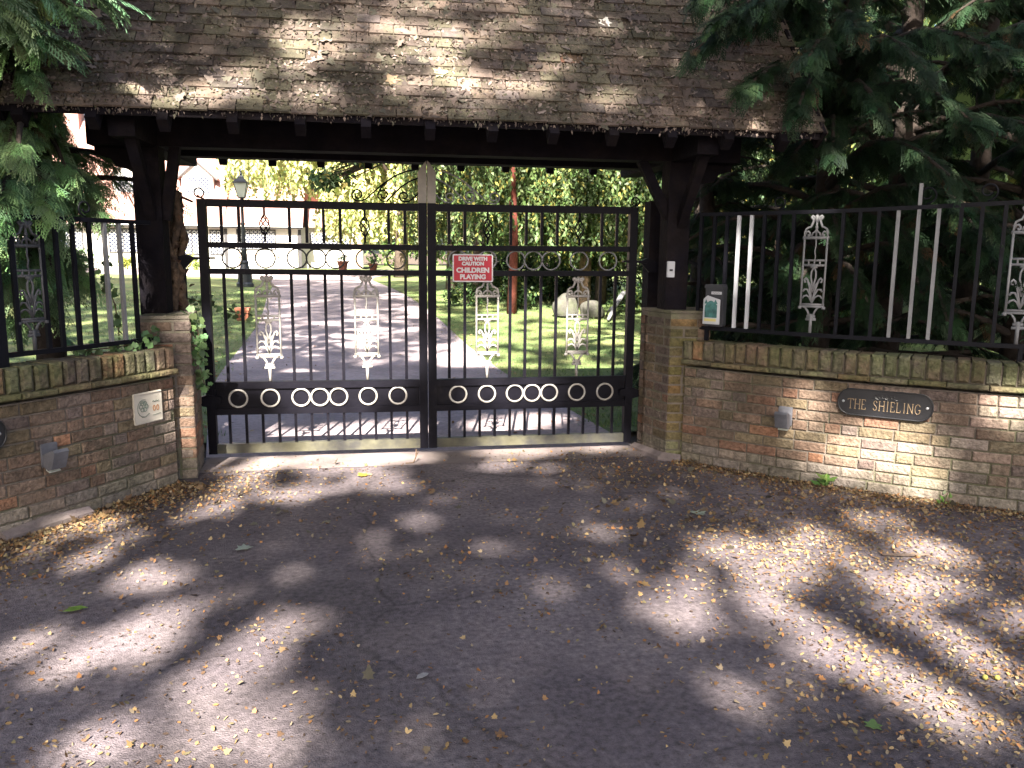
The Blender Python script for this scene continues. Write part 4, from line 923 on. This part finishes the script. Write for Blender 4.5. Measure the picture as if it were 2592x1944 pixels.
# shrubs before the house
for k, (x, y, s, col, lb) in enumerate(((-11.6, 44.5, .95, (.30, .31, .07), 'yellow-green shrub under the house windows beside the left post'), (-13.6, 45, .8, (.10, .16, .05), 'dark green shrub by the house wall behind the railing bars'), (-14.6, 44, .55, (.26, .28, .06), 'small golden shrub in the house bed'), (-10.2, 42.5, .6, (.2, .25, .07), 'low green shrub left of the lamp post foot'), (-17.4, 45, 1., (.07, .12, .05), 'dark shrub left of the railing bars'))):
    g = np.random.default_rng(80+k); leafy_tree(x, y, .45, lb, (s*.9, .04), clumps(g, (x, y, .5+s*.7), (s*.8, s*.7, s*.6), 14, s*.4), .2, 500/s, col, 80+k, 'shrubs in front of the house', name='shrub', cat='shrub')
# far woods: one mass
g = np.random.default_rng(90); bl = []
for k in range(70): bl += clumps(g, (-70+k*1.75+g.normal(0, .8), 66+g.normal(0, 3), 5.5), (2.2, 2.5, 5.), 9, 1.5)
for k in range(34): bl += clumps(g, (13.5+k*.6+g.normal(0, 1.), 2+k*1.6, 6.5), (2., 2., 6.4), 13, 1.4)
for k in range(12): bl += clumps(g, (8.5+k*.9, 5.6-k*.5+g.normal(0, .4), 5.), (1.6, 1.4, 5.), 11, 1.2)
for k in range(30): bl += clumps(g, (-14-k*.9+g.normal(0, 1.), 3.+k*1.5, 4.), (2., 2., 4.), 7, 1.2)
M, T = blob_leaves(g, bl, .55, 26); tag(stamp('far_woods', *LEAF, M, T, M_leaf, None, tints(g, len(T), (.10, .15, .05), .55, (.25, .24, .07), .1)), 'mass of trees closing the view round the garden', 'woods', kind='stuff')

# climber on the left gate post, ivy on the pier
g = np.random.default_rng(41); t = empty('climbing_plant', (-1.9, .05, 1.15), 'old climber with a thick flaking stem clinging to the left post', 'climber')
mb = MB()
for k in range(9):
    bx, by = -2.0+.018*k, .10-.045*abs((k % 3)-1)-.1*(k % 2)
    mb.tube([(bx+g.normal(0, .012)+.02*math.sin(q*1.1+k), by+g.normal(0, .012), 1.10+q*.12) for q in range(9)], [.036+g.normal(0, .005)-.0018*q for q in range(9)], 7)
mb.build('stem', M_stem, t, sm=True)
n = 420; P0 = np.stack([g.normal(-1.925, .045, n), g.normal(.03, .05, n), 1.15+.95*g.random(n)**1.4], 1); F = rotz_frames(n, 1.)*g.uniform(.03, .07, n)[:, None, None]
stamp('dead_leaves', *LEAF, F, P0, M_litter, t, tints(g, n, (.12, .075, .045), .6))
def ivy(label, pts, n, seed, size=.055, base=(.10, .17, .07)):
    g = np.random.default_rng(seed); t = empty('ivy', pts[0], label, 'ivy')
    mb = MB(); mb.tube(pts, .004, 5); mb.build('stem', M_stem, t)
    P = np.array(pts); tt = g.uniform(0, len(pts)-1.001, n); i = tt.astype(int); f = (tt-i)[:, None]; pos = P[i]*(1-f)+P[i+1]*f+g.normal(0, .022, (n, 3)); pos[:, 1] -= .015
    a = g.normal(0, 1, (n, 3)); a[:, 2] -= .6; up = g.normal(0, .5, (n, 3)); up[:, 1] -= 1
    F = frames_dir(a, up)*(g.uniform(.6, 1.3, n)*size)[:, None, None]
    IV = ([(0, 0, 0), (.15, .42, .02), (.45, .28, 0), (.6, .45, .02), (1, 0, -.04), (.6, -.45, .02), (.45, -.28, 0), (.15, -.42, .02)], [(0, 1, 2, 3, 4, 5, 6, 7)])
    stamp('leaves', *IV, F, pos, M_leaf, t, tints(g, n, base, .6)); return t
ivy('ivy trailing down the corner of the left brick pier beside the gate', [(-1.70, -.45, 1.17), (-1.65, -.5, 1.05), (-1.64, -.5, .92), (-1.66, -.42, .78), (-1.66, -.3, .62)], 95, 43, .05)
ivy('ivy sprig reaching across behind the left gate stile', [(-1.86, .2, 1.25), (-1.7, .22, 1.2), (-1.55, .25, 1.14), (-1.4, .26, 1.12)], 34, 44, .05)
ivy('ivy growing along the top of the left wall beside the railing end', [(-2.25, -1.1, .99), (-2.1, -.9, .99), (-1.98, -.72, 1.0), (-1.9, -.6, 1.05)], 70, 45, .05)
ivy('ivy strand climbing two pale bars of the left railing', [(-2.1, -.75, 1.05), (-2.12, -.72, 1.25), (-2.16, -.75, 1.42), (-2.14, -.72, 1.55)], 40, 46, .045)
def weed(x, y, label, seed, s=.09):
    g = np.random.default_rng(seed); t = empty('weed', (x, y, 0), label, 'weed', 'weeds along the foot of the right wall'); n = 22
    a = g.normal(0, .7, (n, 3)); a[:, 2] = abs(a[:, 2])+.5; F = frames_dir(a, g.normal(0, 1, (n, 3)))*(g.uniform(.5, 1, n)*s)[:, None, None]
    P0 = np.stack([x+g.normal(0, .02, n), y+g.normal(0, .02, n), g.uniform(0, .06, n)], 1)
    mb = MB(); mb.tube([(x, y, 0), (x+.01, y, .08)], .004, 5); mb.build('stem', M_stem, t); stamp('leaves', *LEAF, F, P0, M_leaf, t, tints(g, n, (.12, .2, .05), .4))
weed(2.73, -1.36, 'tuft of green weed at the wall foot below the lamp and plate', 51); weed(3.30, -1.86, 'small weed at the wall foot under the end of the plate', 52, .05)
# ------------------------------------------------------------------ leaf litter, grass
MAP = [(0, 0, 0), (.12, .16, .01), (.05, .45, .05), (.36, .30, .02), (.5, .52, .06), (.62, .24, .02), (1, .08, .05), (1, -.08, .05), (.62, -.24, .02), (.5, -.52, .06), (.36, -.30, .02), (.05, -.45, .05), (.12, -.16, .01)]
OV = [(0, 0, 0), (.3, .24, .05), (.7, .22, .06), (1, 0, .0), (.7, -.22, .06), (.3, -.24, .05)]
LP = np.array([(.34, .23, .10), (.40, .30, .15), (.24, .14, .065), (.15, .09, .05), (.32, .16, .06), (.32, .26, .17), (.22, .19, .10), (.19, .12, .075)])
def litter(name, label, pos, size, tmpl, tilt=.25, pal=LP, z=.004, mul=1.):
    n = len(pos); F = rotz_frames(n, tilt)*(RNG.uniform(.6, 1.25, n)*size)[:, None, None]
    c = pal[RNG.integers(0, len(pal), n)]*RNG.uniform(.6, 1.25, (n, 1))*mul
    pos = np.concatenate([pos, np.full((n, 1), z)+RNG.uniform(0, .006, (n, 1))], 1) if pos.shape[1] == 2 else pos
    return tag(stamp(name, tmpl, [tuple(range(len(tmpl)))], F, pos, M_litter, None, c), label, 'leaf litter', kind='stuff')
def inside(p):
    pr = np.array([(q.x, q.y) for q in PR.p]); pl = np.array([(q.x, q.y) for q in PL.p])
    xr = np.interp(p[:, 1], pr[::-1, 1], pr[::-1, 0], left=7, right=1.74); xl = np.interp(p[:, 1], pl[::-1, 1], pl[::-1, 0], left=-6, right=-1.68)
    return (p[:, 0] < xr-.01) & (p[:, 0] > xl+.01)
def along(P, n, s0, s1, spread, flip):
    s = RNG.uniform(s0, s1, n); o = -abs(RNG.normal(0, spread, n))-.012
    out = []
    for a, b in zip(s, o): c, T, N = P.at(a, b, flip); out.append((c.x, c.y))
    return np.array(out)
def patchy(n, x0, x1, y0, y1, thr):
    p = np.stack([RNG.uniform(x0, x1, n), RNG.uniform(y0, y1, n)], 1)
    f = np.sin(p[:, 0]*2.1+1.3*np.sin(p[:, 1]*1.7))*np.cos(p[:, 1]*2.6+p[:, 0]*.7)+.6*np.sin(p[:, 0]*5.2+p[:, 1]*4.1)
    return p[f+RNG.normal(0, .5, n) > thr]
def gauss(cx, cy, sx, sy, n): return np.stack([RNG.normal(cx, sx, n), RNG.normal(cy, sy, n)], 1)
small = np.concatenate([patchy(15000, -4, 4.5, -5.5, -.1, .35), RNG.uniform((-3, -5), (4, -.3), (1800, 2)), along(PR, 2600, .0, 2.6, .10, FR), along(PR, 1600, .1, 2.6, .3, FR), along(PL, 3600, .0, 2.2, .16, FL), along(PL, 2400, .0, 2.2, .38, FL),
    gauss(2.2, -2.1, .8, .4, 2600), gauss(1.9, -2.6, .6, .35, 1500), gauss(1.9, -4., .5, .4, 2800), gauss(2.6, -3.6, .6, .5, 1800), gauss(2.6, -2.9, .8, .6, 2200), gauss(-1.35, -.75, .25, .25, 900), gauss(-1.2, -4., .35, .3, 260), gauss(1.35, -.75, .3, .35, 900), gauss(-2., -2.2, .4, .3, 420)])
small = small[inside(small)]; RNG.shuffle(small); lob = small[:len(small)//4]; small = small[len(small)//4:]
litter('leaf_litter', 'small yellow and brown fallen leaves strewn over the tarmac', small, .020, OV, .35)
litter('leaf_litter', 'small curled lobed leaves mixed through the drift on the tarmac', lob, .023, MAP, .7)
big = np.concatenate([patchy(170, -3, 4, -4.6, -.3, .0), gauss(1.5, -1.5, .35, .3, 60), along(PL, 90, .0, 2., .3, FL), along(PR, 40, .1, 2., .3, FR), gauss(1.6, -1.9, .6, .4, 50)]); big = big[inside(big)]
litter('leaf_litter', 'larger lobed brown and pale fallen leaves scattered over the tarmac', big, .05, MAP, .5, np.array([(.18, .12, .065), (.18, .14, .09), (.13, .08, .045), (.15, .14, .10), (.24, .16, .07)]), .006)
deb = np.concatenate([along(PR, 900, 0, 2.6, .06, FR), along(PL, 1200, 0, 2.2, .1, FL), patchy(6000, -4, 4.5, -5.5, 0, .1)]); deb = deb[inside(deb)]
litter('twig_crumbs', 'dark crumbs of rotted leaf on the tarmac', deb, .018, OV, .3, np.array([(.05, .035, .025), (.08, .055, .04), (.11, .08, .06)]), .003)
# on the garden side of the gates
p = np.stack([RNG.uniform(-3.2, 3.4, 2600), RNG.uniform(.1, 15, 2600)], 1); e = np.array([drive_x(y) for y in p[:, 1]]); dd = np.minimum(abs(p[:, 0]-e[:, 0]), abs(p[:, 0]-e[:, 1]))
p = p[RNG.random(len(p)) < np.exp(-dd*2.5)+.05]; p3 = np.column_stack([p, [gz(y)+.012 for y in p[:, 1]]])
litter('leaf_litter', 'brown fallen leaves along the edges of the drive behind the gates', p3, .05, OV, .3)
# litter and moss crumbs on the front roof slope
def on_roof(n, u): x = RNG.uniform(RX0+.02, RX1-.02, n); q = u; return np.stack([x, -1.03+q, EZ+(q-.03)*TAN+.022], 1)
def roof_litter(name, label, n, size, pal, q, tmpl=OV, tilt=.35, lift=.0):
    P0 = on_roof(n, q); P0 += RNG.uniform(0, lift+.012, (n, 1))*np.array((0, -math.sin(R(52)), math.cos(R(52))))
    F = rotz_frames(n, tilt); B = np.array(((1, 0, 0), (0, math.cos(R(52)), -math.sin(R(52))), (0, math.sin(R(52)), math.cos(R(52)))))
    F = np.einsum('ij,mjk->mik', B, F)*(RNG.uniform(.5, 1.3, n)*size)[:, None, None]
    return tag(stamp(name, tmpl, [tuple(range(len(tmpl)))], F, P0, M_litter, None, pal[RNG.integers(0, len(pal), n)]*RNG.uniform(.6, 1.3, (n, 1))), label, 'leaf litter', kind='stuff')
RP = np.array([(.14, .11, .095), (.19, .155, .13), (.10, .08, .07), (.24, .20, .17), (.12, .115, .085)])
roof_litter('roof_litter', 'brown needles and leaf crumbs lying over the tiled roof', 11000, .030, RP, np.abs(RNG.normal(0, .5, 11000)) % 1.0)
roof_litter('roof_moss', 'dark crumbs of moss and rot crusting the roof tiles', 16000, .022, np.array([(.05, .04, .032), (.075, .058, .042), (.10, .075, .055), (.065, .065, .035)]), RNG.random(16000)**1.3, OV, .8)
roof_litter('roof_litter', 'dry leaves lodged between the roof tiles', 900, .06, RP, RNG.uniform(0, .9, 900), MAP, .3)
# moss hanging over the eave
n = 700; P0 = np.stack([RNG.uniform(RX0, RX1, n)//.33*.33+RNG.normal(0, .12, n), RNG.normal(-1.03, .012, n), RNG.normal(2.468, .012, n)], 1); a = RNG.normal(0, .35, (n, 3)); a[:, 2] -= 1
F = frames_dir(a, RNG.normal(0, 1, (n, 3)))*np.minimum(RNG.gamma(1.1, .011, n)+.008, .034)[:, None, None]
tag(stamp('eave_moss', *LEAF, F, P0, M_litter, None, RP[RNG.integers(0, 5, n)]*RNG.uniform(.6, 1.4, (n, 1))), 'ragged moss and needles hanging over the eave', 'moss', kind='stuff')
# grass blades on the near lawn
n = 60000; p = np.stack([RNG.uniform(-9, 9, n), .8+RNG.random(n)**1.6*17], 1); e = np.array([drive_x(y) for y in p[:, 1]])
keep = ((p[:, 0] < e[:, 0]+.05+RNG.normal(0, .06, n)) | (p[:, 0] > e[:, 1]-.05+RNG.normal(0, .06, n))); p = p[keep]; n = len(p)
P0 = np.column_stack([p, [gz(y)-.005 for y in p[:, 1]]]); a = RNG.normal(0, .45, (n, 3)); a[:, 2] = 1; F = frames_dir(a, RNG.normal(0, 1, (n, 3)))*(RNG.uniform(.03, .075, n))[:, None, None]
tag(stamp('grass', [(0, .09, 0), (0, -.09, 0), (1, 0, 0)], [(0, 1, 2)], F, P0, M_blade, None, RNG.uniform(.6, 1.5, (n, 1))*np.array((1, 1, 1))), 'mown grass on both sides of the drive', 'grass', kind='stuff')

# single leaves, fruit and twigs that stand out
def one_leaf(pos, size, rot, col, label, tmpl=MAP, frame=None, mname='single_leaf'):
    mb = MB(); c, s = math.cos(rot), math.sin(rot)
    if frame is None: vs = [(pos[0]+size*(x*c-y*s), pos[1]+size*(x*s+y*c), pos[2]+size*z+.012) for x, y, z in tmpl]
    else: X, Y, N = frame; vs = [Vector(pos)+X*size*(x*c-y*s)+Y*size*(x*s+y*c)+N*(size*z+.03) for x, y, z in tmpl]
    k = len(vs); mb.add(vs+[Vector(v)-Vector((0, 0, .0015)) for v in vs], [tuple(range(k)), tuple(range(2*k-1, k-1, -1))]+[(i, i+k, (i+1) % k+k, (i+1) % k) for i in range(k)], col)
    o = mb.build('fallen_leaf', M_litter, colattr=True); tag(o, label, 'leaf', 'single fallen leaves')
one_leaf((-1.82, -2.78, 0), .10, .3, (.16, .27, .05), 'narrow bright green leaf on the tarmac at the left', OV)
one_leaf((-.28, -3.6, 0), .06, .6, (.30, .30, .30), 'pale silvery leaf on the dark tarmac in the lower middle', OV)
one_leaf((-.5, -.69, 0), .09, 2.2, (.52, .33, .04), 'orange-yellow leaf in the sun just in front of the left gate leaf')
one_leaf((1.26, -4.17, 0), .06, 1., (.13, .22, .07), 'green leaf in the dark patch at the lower right')
one_leaf((-1.12, -2.04, 0), .09, 4., (.30, .36, .30), 'grey-green leaf on the tarmac right of the left leaf drift')
one_leaf((1.62, -1.86, 0), .10, 2.6, (.30, .36, .27), 'large pale lobed leaf in the drift below the right pier')
RF = (Vector((1, 0, 0)), fz, Vector((0, -math.sin(R(52)), math.cos(R(52)))))
one_leaf((.0, -.775, 2.788), .10, .2, (.36, .38, .2), 'pale green leaf lying on the lower roof tiles', MAP, RF)
one_leaf((1.27, -.41, 3.25), .10, 1.2, (.36, .36, .33), 'whitish leaf high on the right half of the roof', MAP, RF)
one_leaf((-.25, -.84, 2.70), .10, 2.2, (.36, .27, .17), 'brown lobed leaf low on the roof, left of the pale green one', MAP, RF)
mb = MB(); t = empty('twig', (-.12, -.32, 0), 'small forked twig standing up on the sunlit strip before the gates', 'twig')
mb.tube([(-.14, -.34, .005), (-.12, -.33, .05), (-.115, -.32, .11)], .005, 5); mb.tube([(-.12, -.33, .05), (-.10, -.34, .1)], .004, 5); mb.tube([(-.2, -.35, .008), (-.14, -.34, .008)], .005, 5); mb.build('stalk', M_stem, t)
mb = MB(); mb.tube([(2.3, -2.66, .012), (2.42, -2.69, .014), (2.56, -2.70, .012)], [.006, .009, .006], 6); tag(mb.build('stick', M_bark), 'dark stick lying in the dappled light at the right', 'stick')
for k, (x, y) in enumerate(((1.90, -3.92), (1.945, -3.93))):
    mb = MB(); mb.lathe((x, y, .003), [(.002, 0), (.008, .003), (.011, .01), (.008, .018), (.002, .021)], 10, (.3, .29, .07)); o = mb.build('windfall_fruit', M_litter, sm=True, colattr=True)
    tag(o, ('left' if k == 0 else 'right')+' one of two yellow-green fruits lying together at the lower right', 'fruit', 'fruits on the tarmac')

# ------------------------------------------------------------------ tall trees behind the photographer, unseen, their crowns gapped to place the sun patches
SPOTS = [[2.0,-1.78,0.06,-0.11,-0.1,-0.12],[2.1,-1.99,0.11,-0.14,-0.08,-0.09],[2.23,-2.14,0.1,-0.11,-0.07,-0.07],[2.36,-2.25,0.07,-0.09,-0.06,-0.05],[2.44,-2.36,0.05,-0.08,-0.05,-0.04],[2.48,-2.47,0.04,-0.05,-0.04,-0.03],[2.13,-1.39,0.26,-0.08,-0.07,-0.14],[2.57,-1.28,0.16,-0.1,-0.08,-0.13],[2.21,-1.55,0.14,0.01,-0.04,-0.09],[3.12,-1.3,0.13,-0.06,-0.07,-0.09],[3.04,-0.97,0.17,0.01,-0.04,-0.07],[2.79,-1.6,0.16,0.01,-0.05,-0.07],[2.99,-1.63,0.14,0.01,-0.05,-0.07],[2.69,-1.75,0.13,0.01,-0.03,-0.05],[1.57,-1.76,0.17,0.07,-0.01,-0.1],[1.37,-1.59,0.07,0.0,-0.01,-0.06],[1.64,-2.3,0.1,-0.02,-0.02,-0.04],[1.69,-2.37,0.09,-0.04,-0.02,-0.03],[2.72,-2.04,0.03,-0.1,-0.06,-0.04],[3.12,-1.83,0.09,0.0,-0.06,-0.07],[1.64,-1.89,0.13,0.01,-0.02,-0.07],[2.77,-2.14,0.04,-0.07,-0.04,-0.03],[-0.72,-2.09,0.05,0.11,0.13,-0.1],[-0.83,-2.2,0.1,0.08,0.07,-0.06],[-0.23,-2.13,0.06,0.13,0.09,-0.08],[-0.29,-2.28,0.14,0.1,0.08,-0.08],[-0.15,-2.05,0.05,0.07,0.05,-0.06],[-0.99,-1.73,0.15,0.03,0.06,-0.08],[-1.44,-1.48,0.05,0.15,0.06,-0.05],[-1.76,-1.27,0.13,0.07,0.06,-0.06],[-1.18,-2.17,0.1,0.06,0.07,-0.06],[-0.42,-2.58,0.16,0.04,0.05,-0.06],[-0.03,-2.5,0.12,0.09,0.06,-0.06],[0.09,-2.59,0.12,0.0,0.03,-0.06],[-0.23,-2.47,0.07,0.04,0.03,-0.03],[-0.67,-1.92,0.08,0.0,0.03,-0.04],[0.31,-2.54,0.06,0.0,0.01,-0.03],[0.05,-1.46,0.08,0.0,0.02,-0.06],[0.3,-1.4,0.07,0.0,0.01,-0.06],[0.67,-1.37,0.07,0.0,0.01,-0.05],[0.2,-1.13,0.1,0.0,0.01,-0.05],[-0.73,-0.77,0.19,0.08,0.04,-0.08],[-0.21,-0.62,0.23,0.01,0.03,-0.09],[-0.61,-0.16,0.69,0.07,0.05,-0.13],[-1.21,-0.37,0.13,0.15,0.07,-0.11],[-1.16,-0.68,0.1,0.16,0.07,-0.09],[0.64,-0.21,0.14,0.01,0.01,-0.07],[0.73,0.09,0.35,0.02,0.0,-0.08],[1.44,0.21,0.2,0.01,-0.01,-0.06],[-0.48,-0.42,0.38,0.02,0.03,-0.07],[0.97,-0.26,0.11,0.01,0.0,-0.05],[-1.15,-0.95,0.07,0.11,0.06,-0.08],[3.33,-0.31,0.15,-0.04,0.01,-0.1],[3.14,-0.34,0.12,-0.03,0.01,-0.09],[3.49,-0.48,0.1,-0.02,0.01,-0.07],[3.43,-0.6,0.15,-0.06,-0.0,-0.04],[2.91,-0.19,0.12,-0.03,0.0,-0.05],[3.92,-0.26,0.09,-0.02,0.0,-0.04],[2.79,0.03,0.06,-0.01,0.0,-0.07],[-1.69,-0.06,0.06,0.11,0.0,-0.03],[-1.59,-0.23,0.06,0.01,-0.01,-0.18],[-1.79,-0.25,0.04,0.06,-0.0,-0.02],[-1.58,0.3,0.08,0.01,-0.0,-0.05],[-1.61,0.51,0.05,0.01,-0.01,-0.1],[-1.19,0.46,0.09,0.01,-0.01,-0.15],[-1.1,0.66,0.03,0.0,-0.0,-0.11],[-0.46,0.65,0.09,0.01,-0.01,-0.21],[-0.83,0.59,0.04,0.01,-0.01,-0.17],[0.48,0.64,0.08,0.01,0.0,-0.15],[-0.59,0.3,0.39,0.05,-0.0,-0.06],[-0.88,0.27,0.21,0.03,-0.0,-0.07],[0.65,0.46,0.46,0.06,0.0,-0.05],[-0.46,0.09,0.4,0.05,-0.0,-0.05],[-0.99,0.07,0.14,0.02,-0.0,-0.08],[0.76,0.91,0.15,0.02,0.0,-0.12],[-0.82,0.49,0.6,0.17,0.07,-0.17],[-1.36,0.36,0.16,0.01,0.05,-0.09],[0.69,0.82,0.5,0.11,0.01,-0.19],[-0.29,0.59,0.26,0.01,0.04,-0.15],[0.01,2.07,0.35,0.08,0.01,-0.12],[-0.56,1.71,0.27,0.06,0.02,-0.12],[-0.94,1.49,0.23,0.05,0.01,-0.07],[-0.73,1.3,0.34,0.07,0.01,-0.09],[-1.3,1.55,0.17,0.04,0.01,-0.04],[-1.07,1.27,0.22,0.04,0.01,-0.06],[0.43,2.06,0.22,0.05,0.0,-0.09],[-0.08,1.76,0.18,0.04,0.01,-0.12],[0.36,1.63,0.28,0.06,0.01,-0.15],[0.0,1.51,0.21,0.04,0.01,-0.11],[0.76,1.66,0.28,0.06,0.0,-0.13],[0.38,1.38,0.55,0.11,0.0,-0.05],[-0.33,1.3,0.17,0.03,0.01,-0.05],[0.62,2.25,0.2,0.04,0.0,-0.08],[1.35,2.37,0.1,0.02,-0.0,-0.1],[1.58,2.11,0.08,0.02,-0.0,-0.05],[1.95,2.04,0.12,0.02,-0.01,-0.11],[0.98,1.89,0.16,0.03,0.0,-0.09],[-1.64,1.52,0.14,0.03,0.01,-0.04],[-0.01,2.32,0.29,0.07,0.01,-0.07],[0.47,2.49,0.27,0.06,0.0,-0.04],[-0.48,2.01,0.12,0.03,0.01,-0.07],[1.15,2.53,0.21,0.05,-0.0,-0.06],[0.98,2.13,0.13,0.03,0.0,-0.07],[-1.61,1.19,0.16,0.03,0.01,-0.05],[-1.32,1.14,0.21,0.04,0.01,-0.03],[1.37,1.64,0.2,0.04,-0.0,-0.05]]
del SPOTS[5]
Uh = np.array((math.cos(AZ), -math.sin(AZ), 0)); Vh = np.array((math.sin(AZ)*math.sin(EL), math.cos(AZ)*math.sin(EL), math.cos(EL))); Sn = np.array(S)
g = np.random.default_rng(5); u0_, u1_, v0_, v1_ = -19, 13, -6, 17
n = int((u1_-u0_)*(v1_-v0_)*115); nf = 34000; u = np.concatenate([g.uniform(u0_, u1_, n), g.uniform(-4.5, 5, nf)]); v = np.concatenate([g.uniform(v0_, v1_, n), g.uniform(-3.6, 3.3, nf)])
sz = np.concatenate([g.uniform(.24, .40, n), g.uniform(.15, .25, nf)]); fine = (abs(u-.25) < 4.75) & (v > -3.6) & (v < 3.3); kk = ~fine | (sz < .26); u, v, sz = u[kk], v[kk], sz[kk]; n = len(u)
def vnoise(cell, sx=1.):
    G = g.random((200, 200)); a = (u-u0_)/(cell*sx)+5; b = (v-v0_)/cell+5; i, j = a.astype(int) % 198, b.astype(int) % 198; fa, fb = a-np.floor(a), b-np.floor(b); fa = fa*fa*(3-2*fa); fb = fb*fb*(3-2*fb)
    return (G[i, j]*(1-fa)+G[i+1, j]*fa)*(1-fb)+(G[i, j+1]*(1-fa)+G[i+1, j+1]*fa)*fb
nz = vnoise(.30)*.45+vnoise(.13)*.2+vnoise(.8)*.35; pct = np.argsort(np.argsort(nz))/n
T_ = np.full(n, .02)
k0 = (abs(u) < 4.5) & (v < 1.35); T_[k0] = .006
def reg(ua, ub, va, vb, t): k = (u > ua) & (u < ub) & (v > va) & (v < vb); T_[k] = t
reg(-1.8, 2., 1.35, 3.0, .05); reg(-.9, 1.3, 1.35, 3.0, .07)                 # roof
reg(-6, -1.9, -.4, 6, .28)                     # left conifers
reg(2.2, 9, 1.0, 9, .06)                      # right conifers
reg(-8, -.2, 3.1, 17, .38); reg(-.6, 4.6, 3.1, 8.5, .64); reg(-2, 10, 8.5, 17, .62); reg(-19, -3.6, 3.5, 15.5, .07)
keep = pct > T_
for cu, cv, ax, ay, bx, by in SPOTS:  # holes cut in the unseen crowns where sun patches should land
    la, lb = math.hypot(ax, ay), math.hypot(bx, by); dl_ = .025 if la < .12 and cu < 1.8 else .06; ka, kb = ((la+dl_)/la, (lb+dl_)/lb) if cv < 1.3 else (.95, 1.)
    if cu > 2.7 and -.5 < cv < .0: ka, kb = ka*1.12, kb*1.25
    M2 = np.linalg.inv(np.array(((ax*ka, bx*kb), (ay*ka, by*kb)))+np.eye(2)*1e-4); q = M2 @ np.stack([u-cu, v-cv]); keep &= ((q**2).sum(0) > 1.0) | (g.random(n) < .04)
u, v, sz = u[keep], v[keep], sz[keep]; n = len(u)
D = 22+g.normal(0, 1.5, n)+1.2*np.sin(u*.9)
P0 = u[:, None]*Uh+v[:, None]*Vh+D[:, None]*Sn
nr = Sn[None]+g.normal(0, .45, (n, 3)); a = np.cross(nr, g.normal(0, 1, (n, 3)))
F = frames_dir(a, nr)*sz[:, None, None]; P0 = P0-.5*F[:, :, 0]
edges = [-19, -11, -4, 3, 13]; nm = ['far left', 'left', 'middle', 'right']
for k in range(4):
    m_ = (u >= edges[k]) & (u < edges[k+1]); cx = (-15, -9, -3.6, 6.2)[k]; base = Uh*cx+Sn*22
    t = empty('unseen_oak', (base[0], base[1], 0), f'unseen oak behind the photographer, {nm[k]} one of four, gapped to dapple the drive', 'tree', 'unseen oaks shaped for the dapple')
    mb = MB(); x, y = base[0], base[1]; mb.tube([(x, y, -.1), (x+.1, y-.1, 4), (x-.1, y+.3, 9), (x, y+2.5, 19)], [.5, .38, .3, .1], 12)
    for q in range(8): a_ = q*.8; mb.tube([(x, y, 9+q*.9), (x+.6*math.cos(a_), y+1.+.5*math.sin(a_), 12+q*.8), (x+1.3*math.cos(a_), y+2.+.9*math.sin(a_), 13.5+q)], [.14, .09, .03], 6)
    mb.build('trunk', M_bark, t, sm=True)
    stamp('crown', *LEAF, F[m_], P0[m_], M_leaf, t, tints(g, m_.sum(), (.06, .10, .03), .4))
